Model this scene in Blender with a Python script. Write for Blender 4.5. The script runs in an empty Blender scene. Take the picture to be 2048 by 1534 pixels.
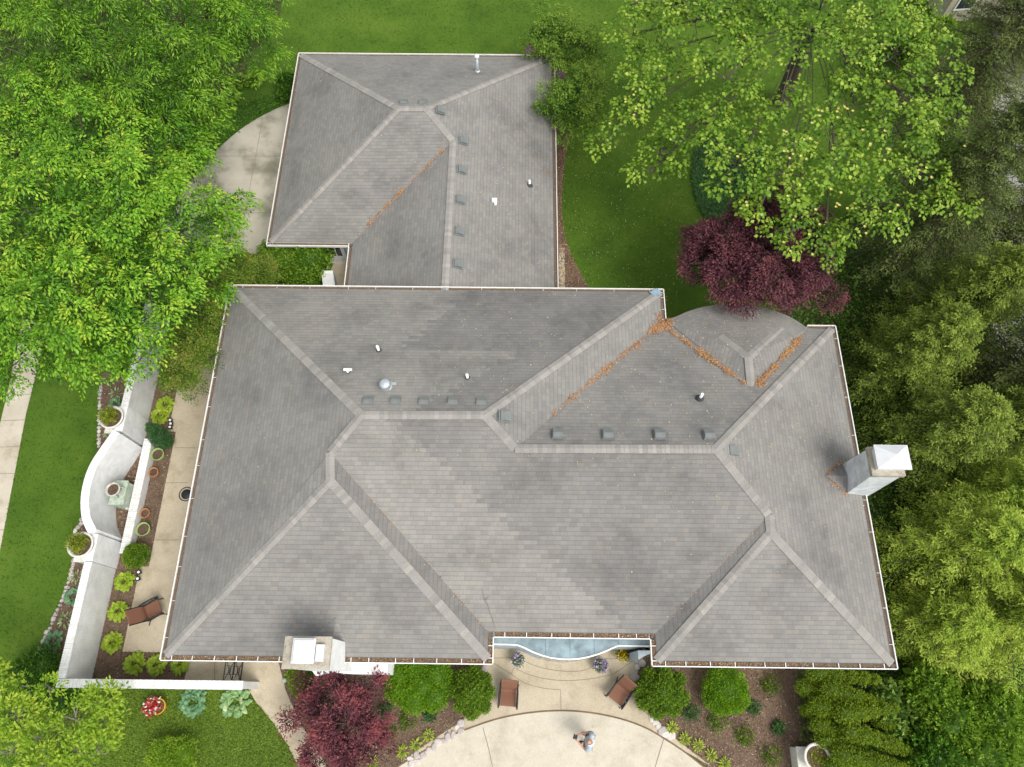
import bpy, math, random
import numpy as np
from mathutils import Vector, Matrix

S = bpy.context.scene
COL = S.collection
# ------------------------------------------------------------------ camera, sky, sun, exposure
FPX, TILT, YAW, HC = 1450.0, math.radians(22.8), math.radians(0.64), 28.0
cam = bpy.data.cameras.new('camera')
cam.sensor_width = 36.0
cam.lens = 36.0 * FPX / 2048.0
cam.clip_end = 500.0
camo = bpy.data.objects.new('camera', cam)
COL.objects.link(camo)
camo.location = (0, 0, HC)
camo.rotation_euler = (TILT, 0, YAW)
S.camera = camo

SUN_EL, SUN_AZ = math.radians(57), math.radians(136)      # azimuth clockwise from north (+Y)
sunv = Vector((math.sin(SUN_AZ) * math.cos(SUN_EL), math.cos(SUN_AZ) * math.cos(SUN_EL), math.sin(SUN_EL)))
W = bpy.data.worlds.new('World')
S.world = W
W.use_nodes = True
nt = W.node_tree
bg = nt.nodes['Background']
sky = nt.nodes.new('ShaderNodeTexSky')
sky.sky_type = 'NISHITA'
sky.sun_disc = False
sky.sun_elevation = SUN_EL
sky.sun_rotation = SUN_AZ
sky.dust_density = 3.0
hs = nt.nodes.new('ShaderNodeHueSaturation')
hs.inputs['Saturation'].default_value = 0.2          # thin high cloud: a whiter sky
nt.links.new(sky.outputs[0], hs.inputs['Color'])
nt.links.new(hs.outputs[0], bg.inputs[0])
bg.inputs[1].default_value = 0.15
sl = bpy.data.lights.new('sun', 'SUN')
sl.energy = 1.3
sl.angle = math.radians(26)
sl.color = (1.0, 0.95, 0.87)
so = bpy.data.objects.new('sun', sl)
COL.objects.link(so)
so.rotation_euler = sunv.to_track_quat('Z', 'Y').to_euler()
S.view_settings.view_transform = 'Standard'
S.view_settings.look = 'None'
S.view_settings.exposure = 0.62
S.view_settings.gamma = 1.0

# ------------------------------------------------------------------ helpers
_c, _s = math.cos(TILT), math.sin(TILT)
_R = np.array([[math.cos(YAW), -math.sin(YAW), 0], [math.sin(YAW), math.cos(YAW), 0], [0, 0, 1]]) @ \
     np.array([[1, 0, 0], [0, _c, -_s], [0, _s, _c]])
_C = np.array([0, 0, HC])


def P(u, v, z=0.0):
    """the point at height z that the surveyed photograph position (u, v) stands for"""
    d = _R @ np.array([(u - 1024) / FPX, -(v - 767) / FPX, -1.0])
    q = _C + d * ((z - HC) / d[2])
    return (float(q[0]), float(q[1]), z)


def PX(u, v, z=0.0):
    return P(u, v, z)[:2]


RNG = np.random.default_rng(7)
random.seed(7)


def tag(o, label=None, cat=None, group=None, kind=None):
    if label: o['label'] = label
    if cat: o['category'] = cat
    if group: o['group'] = group
    if kind: o['kind'] = kind
    return o


def thing(name, label, cat, loc=(0, 0, 0), group=None):
    o = bpy.data.objects.new(name, None)
    o.empty_display_size = 0.2
    COL.objects.link(o)
    o.location = loc
    return tag(o, label, cat, group)


def origin(o):
    v = Vector((0, 0, 0))
    while o is not None:
        v += o.location
        o = o.parent
    return v


def link(name, me, parent=None, loc=None):
    o = bpy.data.objects.new(name, me)
    COL.objects.link(o)
    if parent is not None:
        off = origin(parent)
        me.transform(Matrix.Translation(-off))
        o.parent = parent
    elif loc is not None:
        me.transform(Matrix.Translation(-Vector(loc)))
        o.location = loc
    return o


def kids(o): return list(o.children)


def copy_tree(o, parent=None):
    c = o.copy()
    COL.objects.link(c)
    if parent is not None:
        c.parent = parent
    for ch in kids(o):
        copy_tree(ch, c)
    return c


class MB:
    """collects faces, built as one mesh"""

    def __init__(s):
        s.v, s.f, s.uv, s.t, s.sm = [], [], [], [], []

    def face(s, pts, uv=None, tint=0.5, smooth=False):
        b = len(s.v)
        s.v += [tuple(p) for p in pts]
        s.f.append(tuple(range(b, b + len(pts))))
        s.uv.append(uv if uv else [(p[0], p[1]) for p in pts])
        s.t.append(tint)
        s.sm.append(smooth)

    def grid(s, rows, closed=False, tint=0.5, smooth=True):
        b = len(s.v)
        n = len(rows[0])
        for r in rows: s.v += [tuple(p) for p in r]
        for i in range(len(rows) - 1):
            for j in range(n if closed else n - 1):
                k = (j + 1) % n
                s.f.append((b + i * n + j, b + i * n + k, b + (i + 1) * n + k, b + (i + 1) * n + j))
                s.uv.append([(j, i), (j + 1, i), (j + 1, i + 1), (j, i + 1)])
                s.t.append(tint)
                s.sm.append(smooth)

    def box(s, c, d, rz=0.0, tint=0.5, rot=None, taper=1.0):
        hx, hy, hz = d[0] / 2, d[1] / 2, d[2] / 2
        m = rot if rot is not None else Matrix.Rotation(rz, 3, 'Z')
        pts = []
        for z in (-1, 1):
            k = taper if z > 0 else 1.0
            for x, y in ((-1, -1), (1, -1), (1, 1), (-1, 1)):
                p = m @ Vector((x * hx * k, y * hy * k, z * hz))
                pts.append((p.x + c[0], p.y + c[1], p.z + c[2]))
        L, D, Hh = d
        for q, (a, b) in (((3, 2, 1, 0), (L, D)), ((4, 5, 6, 7), (L, D)), ((0, 1, 5, 4), (L, Hh)), ((1, 2, 6, 5), (D, Hh)),
                          ((2, 3, 7, 6), (L, Hh)), ((3, 0, 4, 7), (D, Hh))):
            s.face([pts[i] for i in q], [(0, 0), (a, 0), (a, b), (0, b)], tint)

    def prism(s, poly, z0, z1, top=True, bottom=False, sides=True, tint=0.5):
        n = len(poly)
        area = sum(poly[i][0] * poly[(i + 1) % n][1] - poly[(i + 1) % n][0] * poly[i][1] for i in range(n))
        if area < 0: poly = poly[::-1]
        if top: s.face([(p[0], p[1], z1) for p in poly], None, tint)
        if bottom: s.face([(p[0], p[1], z0) for p in poly[::-1]], None, tint)
        if sides:
            u = 0.0
            for i in range(n):
                a, b = poly[i], poly[(i + 1) % n]
                l = math.hypot(b[0] - a[0], b[1] - a[1])
                s.face([(a[0], a[1], z0), (b[0], b[1], z0), (b[0], b[1], z1), (a[0], a[1], z1)],
                       [(u, z0), (u + l, z0), (u + l, z1), (u, z1)], tint)
                u += l

    def tube(s, path, radii, n=8, cap=True, tint=0.5):
        path = [Vector(p) for p in path]
        if not isinstance(radii, (list, tuple)): radii = [radii] * len(path)
        rows = []
        x = None
        for i, p in enumerate(path):
            d = (path[min(i + 1, len(path) - 1)] - path[max(i - 1, 0)])
            d = d.normalized() if d.length > 1e-9 else Vector((0, 0, 1))
            if x is None:
                x = d.orthogonal().normalized()
            else:
                x = (x - d * x.dot(d))
                x = x.normalized() if x.length > 1e-6 else d.orthogonal().normalized()
            y = d.cross(x)
            rows.append([p + (x * math.cos(2 * math.pi * k / n) + y * math.sin(2 * math.pi * k / n)) * radii[i] for k in range(n)])
        s.grid(rows, closed=True, tint=tint)
        if cap:
            s.face(rows[0][::-1], None, tint)
            s.face(rows[-1], None, tint)

    def lathe(s, prof, c=(0, 0, 0), n=24, tint=0.5, cap=True):
        rows = [[(c[0] + r * math.cos(2 * math.pi * k / n), c[1] + r * math.sin(2 * math.pi * k / n), c[2] + z) for k in range(n)]
                for r, z in prof]
        s.grid(rows, closed=True, tint=tint)
        if cap:
            if prof[0][0] > 1e-4: s.face(rows[0][::-1], None, tint)
            if prof[-1][0] > 1e-4: s.face(rows[-1], None, tint)

    def build(s, name, mat, parent=None, loc=None, bevel=0.0):
        me = bpy.data.meshes.new(name)
        me.from_pydata(s.v, [], s.f)
        uvl = me.uv_layers.new(name='UVMap')
        flat = [c for f in s.uv for p in f for c in p]
        uvl.data.foreach_set('uv', flat)
        a = me.attributes.new('tint', 'FLOAT', 'FACE')
        a.data.foreach_set('value', s.t)
        me.polygons.foreach_set('use_smooth', s.sm)
        me.materials.append(mat)
        me.update()
        o = link(name, me, parent, loc)
        if bevel:
            b = o.modifiers.new('bevel', 'BEVEL')
            b.width = bevel
            b.segments = 2
            b.limit_method = 'ANGLE'
        return o


def quads_mesh(name, V, tint, mat, parent=None, loc=None, nv=4, smooth=False):
    """V: (N, nv, 3) array of separate polygons"""
    V = np.asarray(V, dtype=np.float32)
    N = V.shape[0]
    me = bpy.data.meshes.new(name)
    me.vertices.add(N * nv)
    me.vertices.foreach_set('co', V.reshape(-1))
    me.loops.add(N * nv)
    me.loops.foreach_set('vertex_index', np.arange(N * nv, dtype=np.int32))
    me.polygons.add(N)
    me.polygons.foreach_set('loop_start', np.arange(0, N * nv, nv, dtype=np.int32))
    a = me.attributes.new('tint', 'FLOAT', 'FACE')
    a.data.foreach_set('value', np.asarray(tint, dtype=np.float32))
    me.materials.append(mat)
    me.update(calc_edges=True)
    return link(name, me, parent, loc)


def nrm(a):
    return a / np.maximum(np.linalg.norm(a, axis=-1, keepdims=True), 1e-9)


def leaf_quads(pos, d, up, L, Wd, fold=0.15):
    """folded pointed leaves: base, left, tip, right"""
    d = nrm(d)
    side = nrm(np.cross(d, up))
    n = np.cross(side, d)
    L = np.asarray(L).reshape(-1, 1)
    Wd = np.asarray(Wd).reshape(-1, 1)
    m = pos + d * L * 0.45
    return np.stack([pos, m - side * Wd * 0.5 + n * Wd * fold, pos + d * L - n * L * 0.08, m + side * Wd * 0.5 + n * Wd * fold], axis=1)


def inpoly(x, y, poly):
    r = np.zeros(len(x), bool)
    n = len(poly)
    for i in range(n):
        x0, y0 = poly[i]
        x1, y1 = poly[(i + 1) % n]
        if y0 == y1: continue
        r ^= ((y0 > y) != (y1 > y)) & (x < (x1 - x0) * (y - y0) / (y1 - y0) + x0)
    return r


# ------------------------------------------------------------------ materials
def new_mat(name):
    m = bpy.data.materials.new(name)
    m.use_nodes = True
    t = m.node_tree
    return m, t, t.nodes['Principled BSDF'], t.nodes, t.links


def ramp(nodes, stops, interp='LINEAR'):
    r = nodes.new('ShaderNodeValToRGB')
    r.color_ramp.interpolation = interp
    e = r.color_ramp.elements
    e[0].position, e[0].color = stops[0][0], (*stops[0][1], 1)
    e[1].position, e[1].color = stops[-1][0], (*stops[-1][1], 1)
    for p, c in stops[1:-1]:
        q = e.new(p)
        q.color = (*c, 1)
    return r


def math_n(t, op, a, b=None, c=None):
    n = t.nodes.new('ShaderNodeMath')
    n.operation = op
    for i, x in enumerate((a, b, c)):
        if x is None: continue
        if isinstance(x, (int, float)):
            n.inputs[i].default_value = x
        else:
            t.links.new(x, n.inputs[i])
    return n.outputs[0]


def noise_n(t, vec, scale, detail=4, rough=0.6):
    n = t.nodes.new('ShaderNodeTexNoise')
    n.inputs['Scale'].default_value = scale
    n.inputs['Detail'].default_value = detail
    n.inputs['Roughness'].default_value = rough
    if vec is not None: t.links.new(vec, n.inputs['Vector'])
    return n.outputs['Fac']


def mix_c(t, mode, f, a, b):
    n = t.nodes.new('ShaderNodeMix')
    n.data_type = 'RGBA'
    n.blend_type = mode
    for k, x in ((0, f), (6, a), (7, b)):
        if isinstance(x, (int, float)):
            n.inputs[k].default_value = x
        elif isinstance(x, tuple):
            n.inputs[k].default_value = (*x, 1)
        else:
            t.links.new(x, n.inputs[k])
    return n.outputs[2]


def bump_n(t, h, strength=0.3, dist=0.02):
    b = t.nodes.new('ShaderNodeBump')
    b.inputs['Strength'].default_value = strength
    b.inputs['Distance'].default_value = dist
    t.links.new(h, b.inputs['Height'])
    return b.outputs[0]


def ground_mat(name, stops, fine, coarse, rough=0.9, bump=0.4, dist=0.02, contrast=0.5, speck=None, stain=0.0):
    """two scales of noise over real ground: fine grain and broad patches"""
    m, t, p, N, L = new_mat(name)
    tc = N.new('ShaderNodeNewGeometry').outputs['Position']
    a = noise_n(t, tc, fine, 6, 0.7)
    b = noise_n(t, tc, coarse, 4, 0.6)
    f = math_n(t, 'MULTIPLY_ADD', a, contrast, math_n(t, 'MULTIPLY', b, 1 - contrast))
    r = ramp(N, stops)
    L.new(f, r.inputs[0])
    col = r.outputs[0]
    if speck:
        v = N.new('ShaderNodeTexVoronoi')
        v.inputs['Scale'].default_value = speck[0]
        L.new(tc, v.inputs['Vector'])
        col = mix_c(t, 'MIX', math_n(t, 'MULTIPLY', math_n(t, 'GREATER_THAN', v.outputs['Color'], speck[1]), speck[3]), col, speck[2])
    if stain:
        sn = noise_n(t, tc, 1.1, 7, 0.72)
        sr = ramp(N, [(0.33, (1 - stain, 1 - stain * 1.1, 1 - stain * 1.3)), (0.5, (1, 1, 1)), (0.7, (1.05, 1.05, 1.05))])
        L.new(sn, sr.inputs[0])
        col = mix_c(t, 'MULTIPLY', 1.0, col, sr.outputs[0])
    L.new(col, p.inputs['Base Color'])
    p.inputs['Roughness'].default_value = rough
    p.inputs['Specular IOR Level'].default_value = 0.2
    L.new(bump_n(t, a, bump, dist), p.inputs['Normal'])
    return m


def plain_mat(name, col, rough=0.6, metal=0.0, var=0.12, scale=12.0, bump=0.05, spec=0.4):
    m, t, p, N, L = new_mat(name)
    tc = N.new('ShaderNodeTexCoord').outputs['Object']
    a = noise_n(t, tc, scale, 5, 0.65)
    lo = tuple(c * (1 - var * 2.2) for c in col)
    hi = tuple(min(1, c * (1 + var)) for c in col)
    r = ramp(N, [(0.25, lo), (0.62, hi)])
    L.new(a, r.inputs[0])
    L.new(r.outputs[0], p.inputs['Base Color'])
    p.inputs['Roughness'].default_value = rough
    p.inputs['Metallic'].default_value = metal
    p.inputs['Specular IOR Level'].default_value = spec
    if bump: L.new(bump_n(t, a, bump, 0.02), p.inputs['Normal'])
    return m


def leaf_mat(name, stops, trans=0.35, rough=0.5, patch=0.25):
    """leaf colour from each leaf's own tint, some light passing through"""
    if stops[1][1][1] > max(stops[1][1][0], stops[1][1][2]):
        stops = [(q, (min(.7, c[0] * 1.36), min(.7, c[1] * 1.25), c[2] * 1.15)) for q, c in stops]
    m, t, p, N, L = new_mat(name)
    at = N.new('ShaderNodeAttribute')
    at.attribute_name = 'tint'
    pos = N.new('ShaderNodeNewGeometry').outputs['Position']
    nz = noise_n(t, pos, 0.7, 3, 0.6)
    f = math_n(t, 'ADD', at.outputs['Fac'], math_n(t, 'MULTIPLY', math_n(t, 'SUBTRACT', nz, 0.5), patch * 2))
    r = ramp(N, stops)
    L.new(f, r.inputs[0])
    L.new(r.outputs[0], p.inputs['Base Color'])
    p.inputs['Roughness'].default_value = rough
    p.inputs['Specular IOR Level'].default_value = 0.25
    tr = N.new('ShaderNodeBsdfTranslucent')
    L.new(r.outputs[0], tr.inputs['Color'])
    mx = N.new('ShaderNodeMixShader')
    mx.inputs[0].default_value = trans
    L.new(p.outputs[0], mx.inputs[1])
    L.new(tr.outputs[0], mx.inputs[2])
    L.new(mx.outputs[0], N['Material Output'].inputs[0])
    return m


def shingle_mat(name, base, zone=None, big=0.75):
    """courses of tabbed asphalt shingles laid along the UV (metres along the eave, metres up the slope)"""
    m, t, p, N, L = new_mat(name)
    uv = N.new('ShaderNodeUVMap').outputs[0]
    sp = N.new('ShaderNodeSeparateXYZ')
    L.new(uv, sp.inputs[0])
    u, v = sp.outputs[0], sp.outputs[1]
    vr = math_n(t, 'DIVIDE', v, 0.145)
    row = math_n(t, 'FLOOR', vr)
    fv = math_n(t, 'FRACT', vr)
    wn = N.new('ShaderNodeTexWhiteNoise')
    wn.noise_dimensions = '1D'
    L.new(row, wn.inputs['W'])
    ur = math_n(t, 'DIVIDE', math_n(t, 'MULTIPLY_ADD', wn.outputs['Value'], 0.9, u), 0.23)
    colm = math_n(t, 'FLOOR', ur)
    fu = math_n(t, 'FRACT', ur)
    cv = N.new('ShaderNodeCombineXYZ')
    L.new(colm, cv.inputs[0])
    L.new(row, cv.inputs[1])
    w2 = N.new('ShaderNodeTexWhiteNoise')
    w2.noise_dimensions = '2D'
    L.new(cv.outputs[0], w2.inputs['Vector'])
    k = tuple(c * 0.90 for c in base)
    r = ramp(N, [(0.0, k), (0.55, base), (0.93, tuple(c * 1.05 for c in base)), (1.0, (base[0] * 1.09, base[1] * 1.03, base[2] * 0.97))])
    L.new(w2.outputs['Value'], r.inputs[0])
    col = r.outputs[0]
    pos = N.new('ShaderNodeNewGeometry').outputs['Position']
    # weathering: broad stains, streaks down the slope
    n1 = noise_n(t, pos, 0.45, 5, 0.65)
    g1 = ramp(N, [(0.34, (0.70, 0.70, 0.71)), (0.47, (0.95, 0.95, 0.95)), (0.62, (1.1, 1.1, 1.09))])
    L.new(n1, g1.inputs[0])
    col = mix_c(t, 'MULTIPLY', big, col, g1.outputs[0])
    n2 = noise_n(t, pos, 26, 5, 0.8)
    g2 = ramp(N, [(0.3, (0.8, 0.8, 0.8)), (0.7, (1.15, 1.15, 1.15))])
    L.new(n2, g2.inputs[0])
    col = mix_c(t, 'MULTIPLY', 0.7, col, g2.outputs[0])
    if zone:
        # batches of darker shingles with stepped borders: dark where u > a + b*row (and row < limit)
        half = math_n(t, 'MULTIPLY', math_n(t, 'FLOOR', math_n(t, 'DIVIDE', row, 2.0)), 2.0)
        dark = None
        for za, zb, lim in zone[0]:
            edge = math_n(t, 'MULTIPLY_ADD', half, zb, math_n(t, 'MULTIPLY_ADD', wn.outputs['Value'], 0.5, za))
            q = math_n(t, 'GREATER_THAN', u, edge)
            if lim: q = math_n(t, 'MULTIPLY', q, math_n(t, 'LESS_THAN', row, lim))
            dark = q if dark is None else math_n(t, 'MAXIMUM', dark, q)
        col = mix_c(t, 'MULTIPLY', 1.0, col, mix_c(t, 'MIX', dark, zone[1], zone[2]))
    # shadow line under each butt and the slots between tabs
    gv = math_n(t, 'LESS_THAN', fv, 0.13)
    gu = math_n(t, 'LESS_THAN', fu, 0.045)
    gap = math_n(t, 'MAXIMUM', math_n(t, 'MULTIPLY', gv, 0.34), math_n(t, 'MULTIPLY', gu, 0.26))
    col = mix_c(t, 'MIX', gap, col, tuple(c * 0.3 for c in base))
    L.new(col, p.inputs['Base Color'])
    p.inputs['Roughness'].default_value = 0.95
    p.inputs['Specular IOR Level'].default_value = 0.15
    hgt = math_n(t, 'SUBTRACT', math_n(t, 'MULTIPLY_ADD', n2, 0.3, math_n(t, 'MULTIPLY', math_n(t, 'SUBTRACT', 1.0, fv), 1.0)), gap)
    L.new(bump_n(t, hgt, 0.35, 0.010), p.inputs['Normal'])
    return m


def brick_mat(name, c1, c2, mortar, bw=0.21, bh=0.07, ms=0.008, bump=0.5, dirt=0.25):
    m, t, p, N, L = new_mat(name)
    uv = N.new('ShaderNodeUVMap').outputs[0]
    b = N.new('ShaderNodeTexBrick')
    b.inputs['Scale'].default_value = 1.0
    b.inputs['Brick Width'].default_value = bw
    b.inputs['Row Height'].default_value = bh
    b.inputs['Mortar Size'].default_value = ms
    b.inputs['Color1'].default_value = (*c1, 1)
    b.inputs['Color2'].default_value = (*c2, 1)
    b.inputs['Mortar'].default_value = (*mortar, 1)
    L.new(uv, b.inputs['Vector'])
    pos = N.new('ShaderNodeNewGeometry').outputs['Position']
    n = noise_n(t, pos, 1.6, 5, 0.65)
    g = ramp(N, [(0.3, (1 - dirt, 1 - dirt, 1 - dirt * 1.1)), (0.6, (1, 1, 1))])
    L.new(n, g.inputs[0])
    L.new(mix_c(t, 'MULTIPLY', 1.0, b.outputs['Color'], g.outputs[0]), p.inputs['Base Color'])
    p.inputs['Roughness'].default_value = 0.75
    inv = math_n(t, 'SUBTRACT', 1.0, b.outputs['Fac'])
    L.new(bump_n(t, inv, bump, 0.006), p.inputs['Normal'])
    return m


def tint_mat(name, stops, rough=0.7, spec=0.3, bump=0.2, bscale=30.0):
    m, t, p, N, L = new_mat(name)
    at = N.new('ShaderNodeAttribute')
    at.attribute_name = 'tint'
    r = ramp(N, stops)
    L.new(at.outputs['Fac'], r.inputs[0])
    pos = N.new('ShaderNodeNewGeometry').outputs['Position']
    n = noise_n(t, pos, bscale, 4, 0.7)
    g = ramp(N, [(0.3, (0.75, 0.75, 0.75)), (0.65, (1.08, 1.08, 1.08))])
    L.new(n, g.inputs[0])
    L.new(mix_c(t, 'MULTIPLY', 0.8, r.outputs[0], g.outputs[0]), p.inputs['Base Color'])
    p.inputs['Roughness'].default_value = rough
    p.inputs['Specular IOR Level'].default_value = spec
    if bump: L.new(bump_n(t, n, bump, 0.01), p.inputs['Normal'])
    return m


SH = (0.236, 0.229, 0.215)
M = {}
M['shingle'] = shingle_mat('asphalt shingle', SH)
M['shingle_pale'] = shingle_mat('asphalt shingle two batches', SH, zone=(((4.05, -.164, 0),), (1.10, 1.09, 1.07), (0.905, 0.905, 0.91)))
M['shingle_dark'] = shingle_mat('asphalt shingle stepped dark batches', SH, zone=(((8.75, -.095, 23), (14.6, -.172, 0)), (1.08, 1.075, 1.06), (0.87, 0.87, 0.88)))
M['shingle_strip'] = shingle_mat('asphalt shingle old dark batch', tuple(c * .82 for c in SH))
M['ridge'] = tint_mat('ridge cap shingle', [(0, (0.25, 0.24, 0.222)), (0.5, (0.295, 0.283, 0.262)), (1, (0.36, 0.34, 0.31))], 0.95, 0.1)
M['white'] = plain_mat('white painted aluminium', (0.80, 0.79, 0.76), 0.45, 0, 0.06, 5)
M['gutter_in'] = plain_mat('gutter sludge', (0.13, 0.095, 0.065), 0.9, 0, 0.3, 30, 0.3)
M['wbrick'] = brick_mat('white painted brick', (0.80, 0.80, 0.79), (0.74, 0.74, 0.74), (0.66, 0.66, 0.66), dirt=0.2, bump=0.3)
M['coping'] = tint_mat('white painted coping', [(0, (0.72, 0.72, 0.70)), (1, (0.84, 0.84, 0.82))], 0.7, 0.3, 0.1, 9)
M['stucco'] = plain_mat('white stucco', (0.78, 0.79, 0.79), 0.8, 0, 0.08, 3, 0.1)
M['greywall'] = plain_mat('pale blue grey siding', (0.36, 0.43, 0.47), 0.6, 0, 0.08, 8)
M['chimney'] = plain_mat('weathered white chimney paint', (0.60, 0.63, 0.64), 0.7, 0, 0.16, 2.2, 0.15)
M['crown'] = ground_mat('chimney crown concrete', [(0.3, (0.13, 0.11, 0.09)), (0.5, (0.40, 0.36, 0.29)), (0.7, (0.52, 0.48, 0.41))], 18, 3)
M['whitemetal'] = plain_mat('white enamelled sheet metal', (0.70, 0.715, 0.73), 0.35, 0.1, 0.04, 3, 0)
M['zinc'] = plain_mat('galvanised sheet metal', (0.55, 0.60, 0.63), 0.38, 0.6, 0.1, 5)
M['bluemetal'] = plain_mat('blue grey sheet metal roof', (0.24, 0.32, 0.355), 0.4, 0.35, 0.25, 1.8, 0.05)
M['vent'] = plain_mat('grey green painted vent', (0.195, 0.212, 0.205), 0.5, 0.2, 0.08, 8)
M['pvc'] = plain_mat('white plastic pipe', (0.82, 0.82, 0.80), 0.4, 0, 0.03)
M['rubber'] = plain_mat('black rubber', (0.05, 0.055, 0.06), 0.7)
M['flash'] = plain_mat('blue sheet patch', (0.27, 0.38, 0.47), 0.5, 0.2, 0.1)
M['glass'] = plain_mat('dark window glass', (0.03, 0.04, 0.05), 0.08, 0, 0.1, 2, 0, 0.8)
M['iron'] = plain_mat('black wrought iron', (0.035, 0.038, 0.042), 0.5, 0.5, 0.1)
M['sling'] = plain_mat('brown woven sling', (0.20, 0.092, 0.055), 0.75, 0, 0.1, 60, 0.15)
M['soil'] = ground_mat('potting soil', [(0.3, (0.04, 0.025, 0.018)), (0.7, (0.18, 0.12, 0.085))], 60, 8)
M['patina'] = plain_mat('verdigris stone', (0.40, 0.47, 0.38), 0.8, 0, 0.22, 7, 0.3)
M['stone'] = plain_mat('carved grey limestone', (0.52, 0.50, 0.44), 0.85, 0, 0.16, 9, 0.3)
M['cement'] = plain_mat('pale cast concrete', (0.64, 0.62, 0.56), 0.85, 0, 0.1, 12, 0.2)
M['terra'] = plain_mat('terracotta', (0.46, 0.21, 0.08), 0.75, 0, 0.12, 10, 0.1)
M['green_glaze'] = plain_mat('green glaze', (0.30, 0.42, 0.14), 0.4, 0, 0.12, 8)
M['orange_glaze'] = plain_mat('orange yellow glaze', (0.70, 0.33, 0.03), 0.35, 0, 0.08, 8)
M['cobble'] = tint_mat('edging cobbles', [(0, (0.42, 0.38, 0.36)), (0.5, (0.52, 0.46, 0.44)), (1, (0.66, 0.62, 0.56))], 0.85, 0.2, 0.4, 22)
M['bark'] = ground_mat('tree bark', [(0.3, (0.05, 0.04, 0.03)), (0.7, (0.17, 0.14, 0.11))], 14, 3, 0.95, 0.8, 0.05)
M['palebark'] = ground_mat('pale bark', [(0.3, (0.14, 0.12, 0.10)), (0.7, (0.34, 0.31, 0.27))], 14, 3, 0.95, 0.6, 0.03)

# foliage
M['maple'] = leaf_mat('maple leaves', [(0.0, (0.022, 0.08, 0.008)), (0.35, (0.085, 0.23, 0.015)), (0.75, (0.185, 0.385, 0.028)), (1.0, (0.34, 0.46, 0.05))], 0.3)
M['ash'] = leaf_mat('ash leaves', [(0.0, (0.020, 0.07, 0.006)), (0.5, (0.085, 0.22, 0.012)), (1.0, (0.22, 0.39, 0.03))], 0.28)
M['young'] = leaf_mat('young yellow green leaves', [(0.0, (0.10, 0.21, 0.015)), (0.5, (0.20, 0.36, 0.03)), (1.0, (0.36, 0.48, 0.06))], 0.45)
M['tulip'] = leaf_mat('tulip tree leaves', [(0.0, (0.03, 0.085, 0.008)), (0.45, (0.10, 0.21, 0.016)), (0.8, (0.20, 0.33, 0.035)), (1.0, (0.30, 0.41, 0.07))], 0.28)
M['blossom'] = leaf_mat('pale orange tulip tree blossom', [(0.0, (0.50, 0.44, 0.10)), (1.0, (0.68, 0.62, 0.20))], 0.2)
M['lilac'] = leaf_mat('lilac leaves', [(0.0, (0.025, 0.075, 0.010)), (0.5, (0.10, 0.205, 0.018)), (1.0, (0.19, 0.30, 0.04))], 0.28)
M['purple'] = leaf_mat('lilac blossom', [(0.0, (0.17, 0.05, 0.15)), (1.0, (0.30, 0.12, 0.28))], 0.2)
M['crab'] = leaf_mat('crabapple leaves', [(0.0, (0.035, 0.08, 0.012)), (0.5, (0.095, 0.18, 0.018)), (0.9, (0.18, 0.26, 0.035)), (1.0, (0.24, 0.17, 0.07))], 0.3)
M['redmaple'] = leaf_mat('purple japanese maple leaves', [(0.0, (0.028, 0.010, 0.013)), (0.5, (0.088, 0.027, 0.038)), (0.85, (0.16, 0.054, 0.07)), (1.0, (0.24, 0.072, 0.075))], 0.28)
M['magenta'] = leaf_mat('red purple japanese maple leaves', [(0.0, (0.04, 0.013, 0.018)), (0.5, (0.118, 0.032, 0.046)), (0.85, (0.20, 0.062, 0.082)), (1.0, (0.31, 0.085, 0.085))], 0.3)
M['spruce'] = leaf_mat('spruce needles', [(0.0, (0.024, 0.042, 0.015)), (0.5, (0.095, 0.142, 0.036)), (1.0, (0.21, 0.275, 0.075))], 0.2, 0.7)
M['fir'] = leaf_mat('light green conifer needles', [(0.0, (0.04, 0.08, 0.014)), (0.45, (0.16, 0.245, 0.036)), (1.0, (0.29, 0.39, 0.075))], 0.28, 0.7)
M['hemlock'] = leaf_mat('yellow green conifer needles', [(0.0, (0.085, 0.155, 0.02)), (0.42, (0.25, 0.385, 0.05)), (1.0, (0.46, 0.56, 0.11))], 0.38, 0.7)
M['box'] = leaf_mat('boxwood leaves', [(0.0, (0.05, 0.13, 0.006)), (0.5, (0.13, 0.28, 0.010)), (1.0, (0.23, 0.40, 0.018))], 0.3)
M['arbor'] = leaf_mat('globe arborvitae sprays', [(0.0, (0.03, 0.08, 0.006)), (0.5, (0.11, 0.215, 0.014)), (1.0, (0.23, 0.36, 0.03))], 0.25, 0.6)
M['cypress'] = leaf_mat('golden cord cypress sprays', [(0.0, (0.045, 0.085, 0.006)), (0.5, (0.135, 0.225, 0.010)), (1.0, (0.24, 0.34, 0.025))], 0.25, 0.6)
M['hosta'] = leaf_mat('chartreuse hosta leaves', [(0.0, (0.15, 0.27, 0.02)), (0.5, (0.28, 0.42, 0.04)), (1.0, (0.42, 0.53, 0.09))], 0.35, 0.45, 0.05)
M['juniper'] = leaf_mat('blue green juniper sprays', [(0.0, (0.02, 0.065, 0.02)), (0.5, (0.05, 0.13, 0.045)), (1.0, (0.10, 0.22, 0.08))], 0.2)
M['bluehosta'] = leaf_mat('blue green hosta leaves', [(0.0, (0.05, 0.15, 0.08)), (0.5, (0.12, 0.26, 0.14)), (1.0, (0.22, 0.38, 0.19))], 0.25, 0.45, 0.05)
M['hydra'] = leaf_mat('soft green hydrangea leaves', [(0.0, (0.05, 0.12, 0.015)), (0.5, (0.13, 0.24, 0.04)), (1.0, (0.26, 0.38, 0.10))], 0.3)
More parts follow.
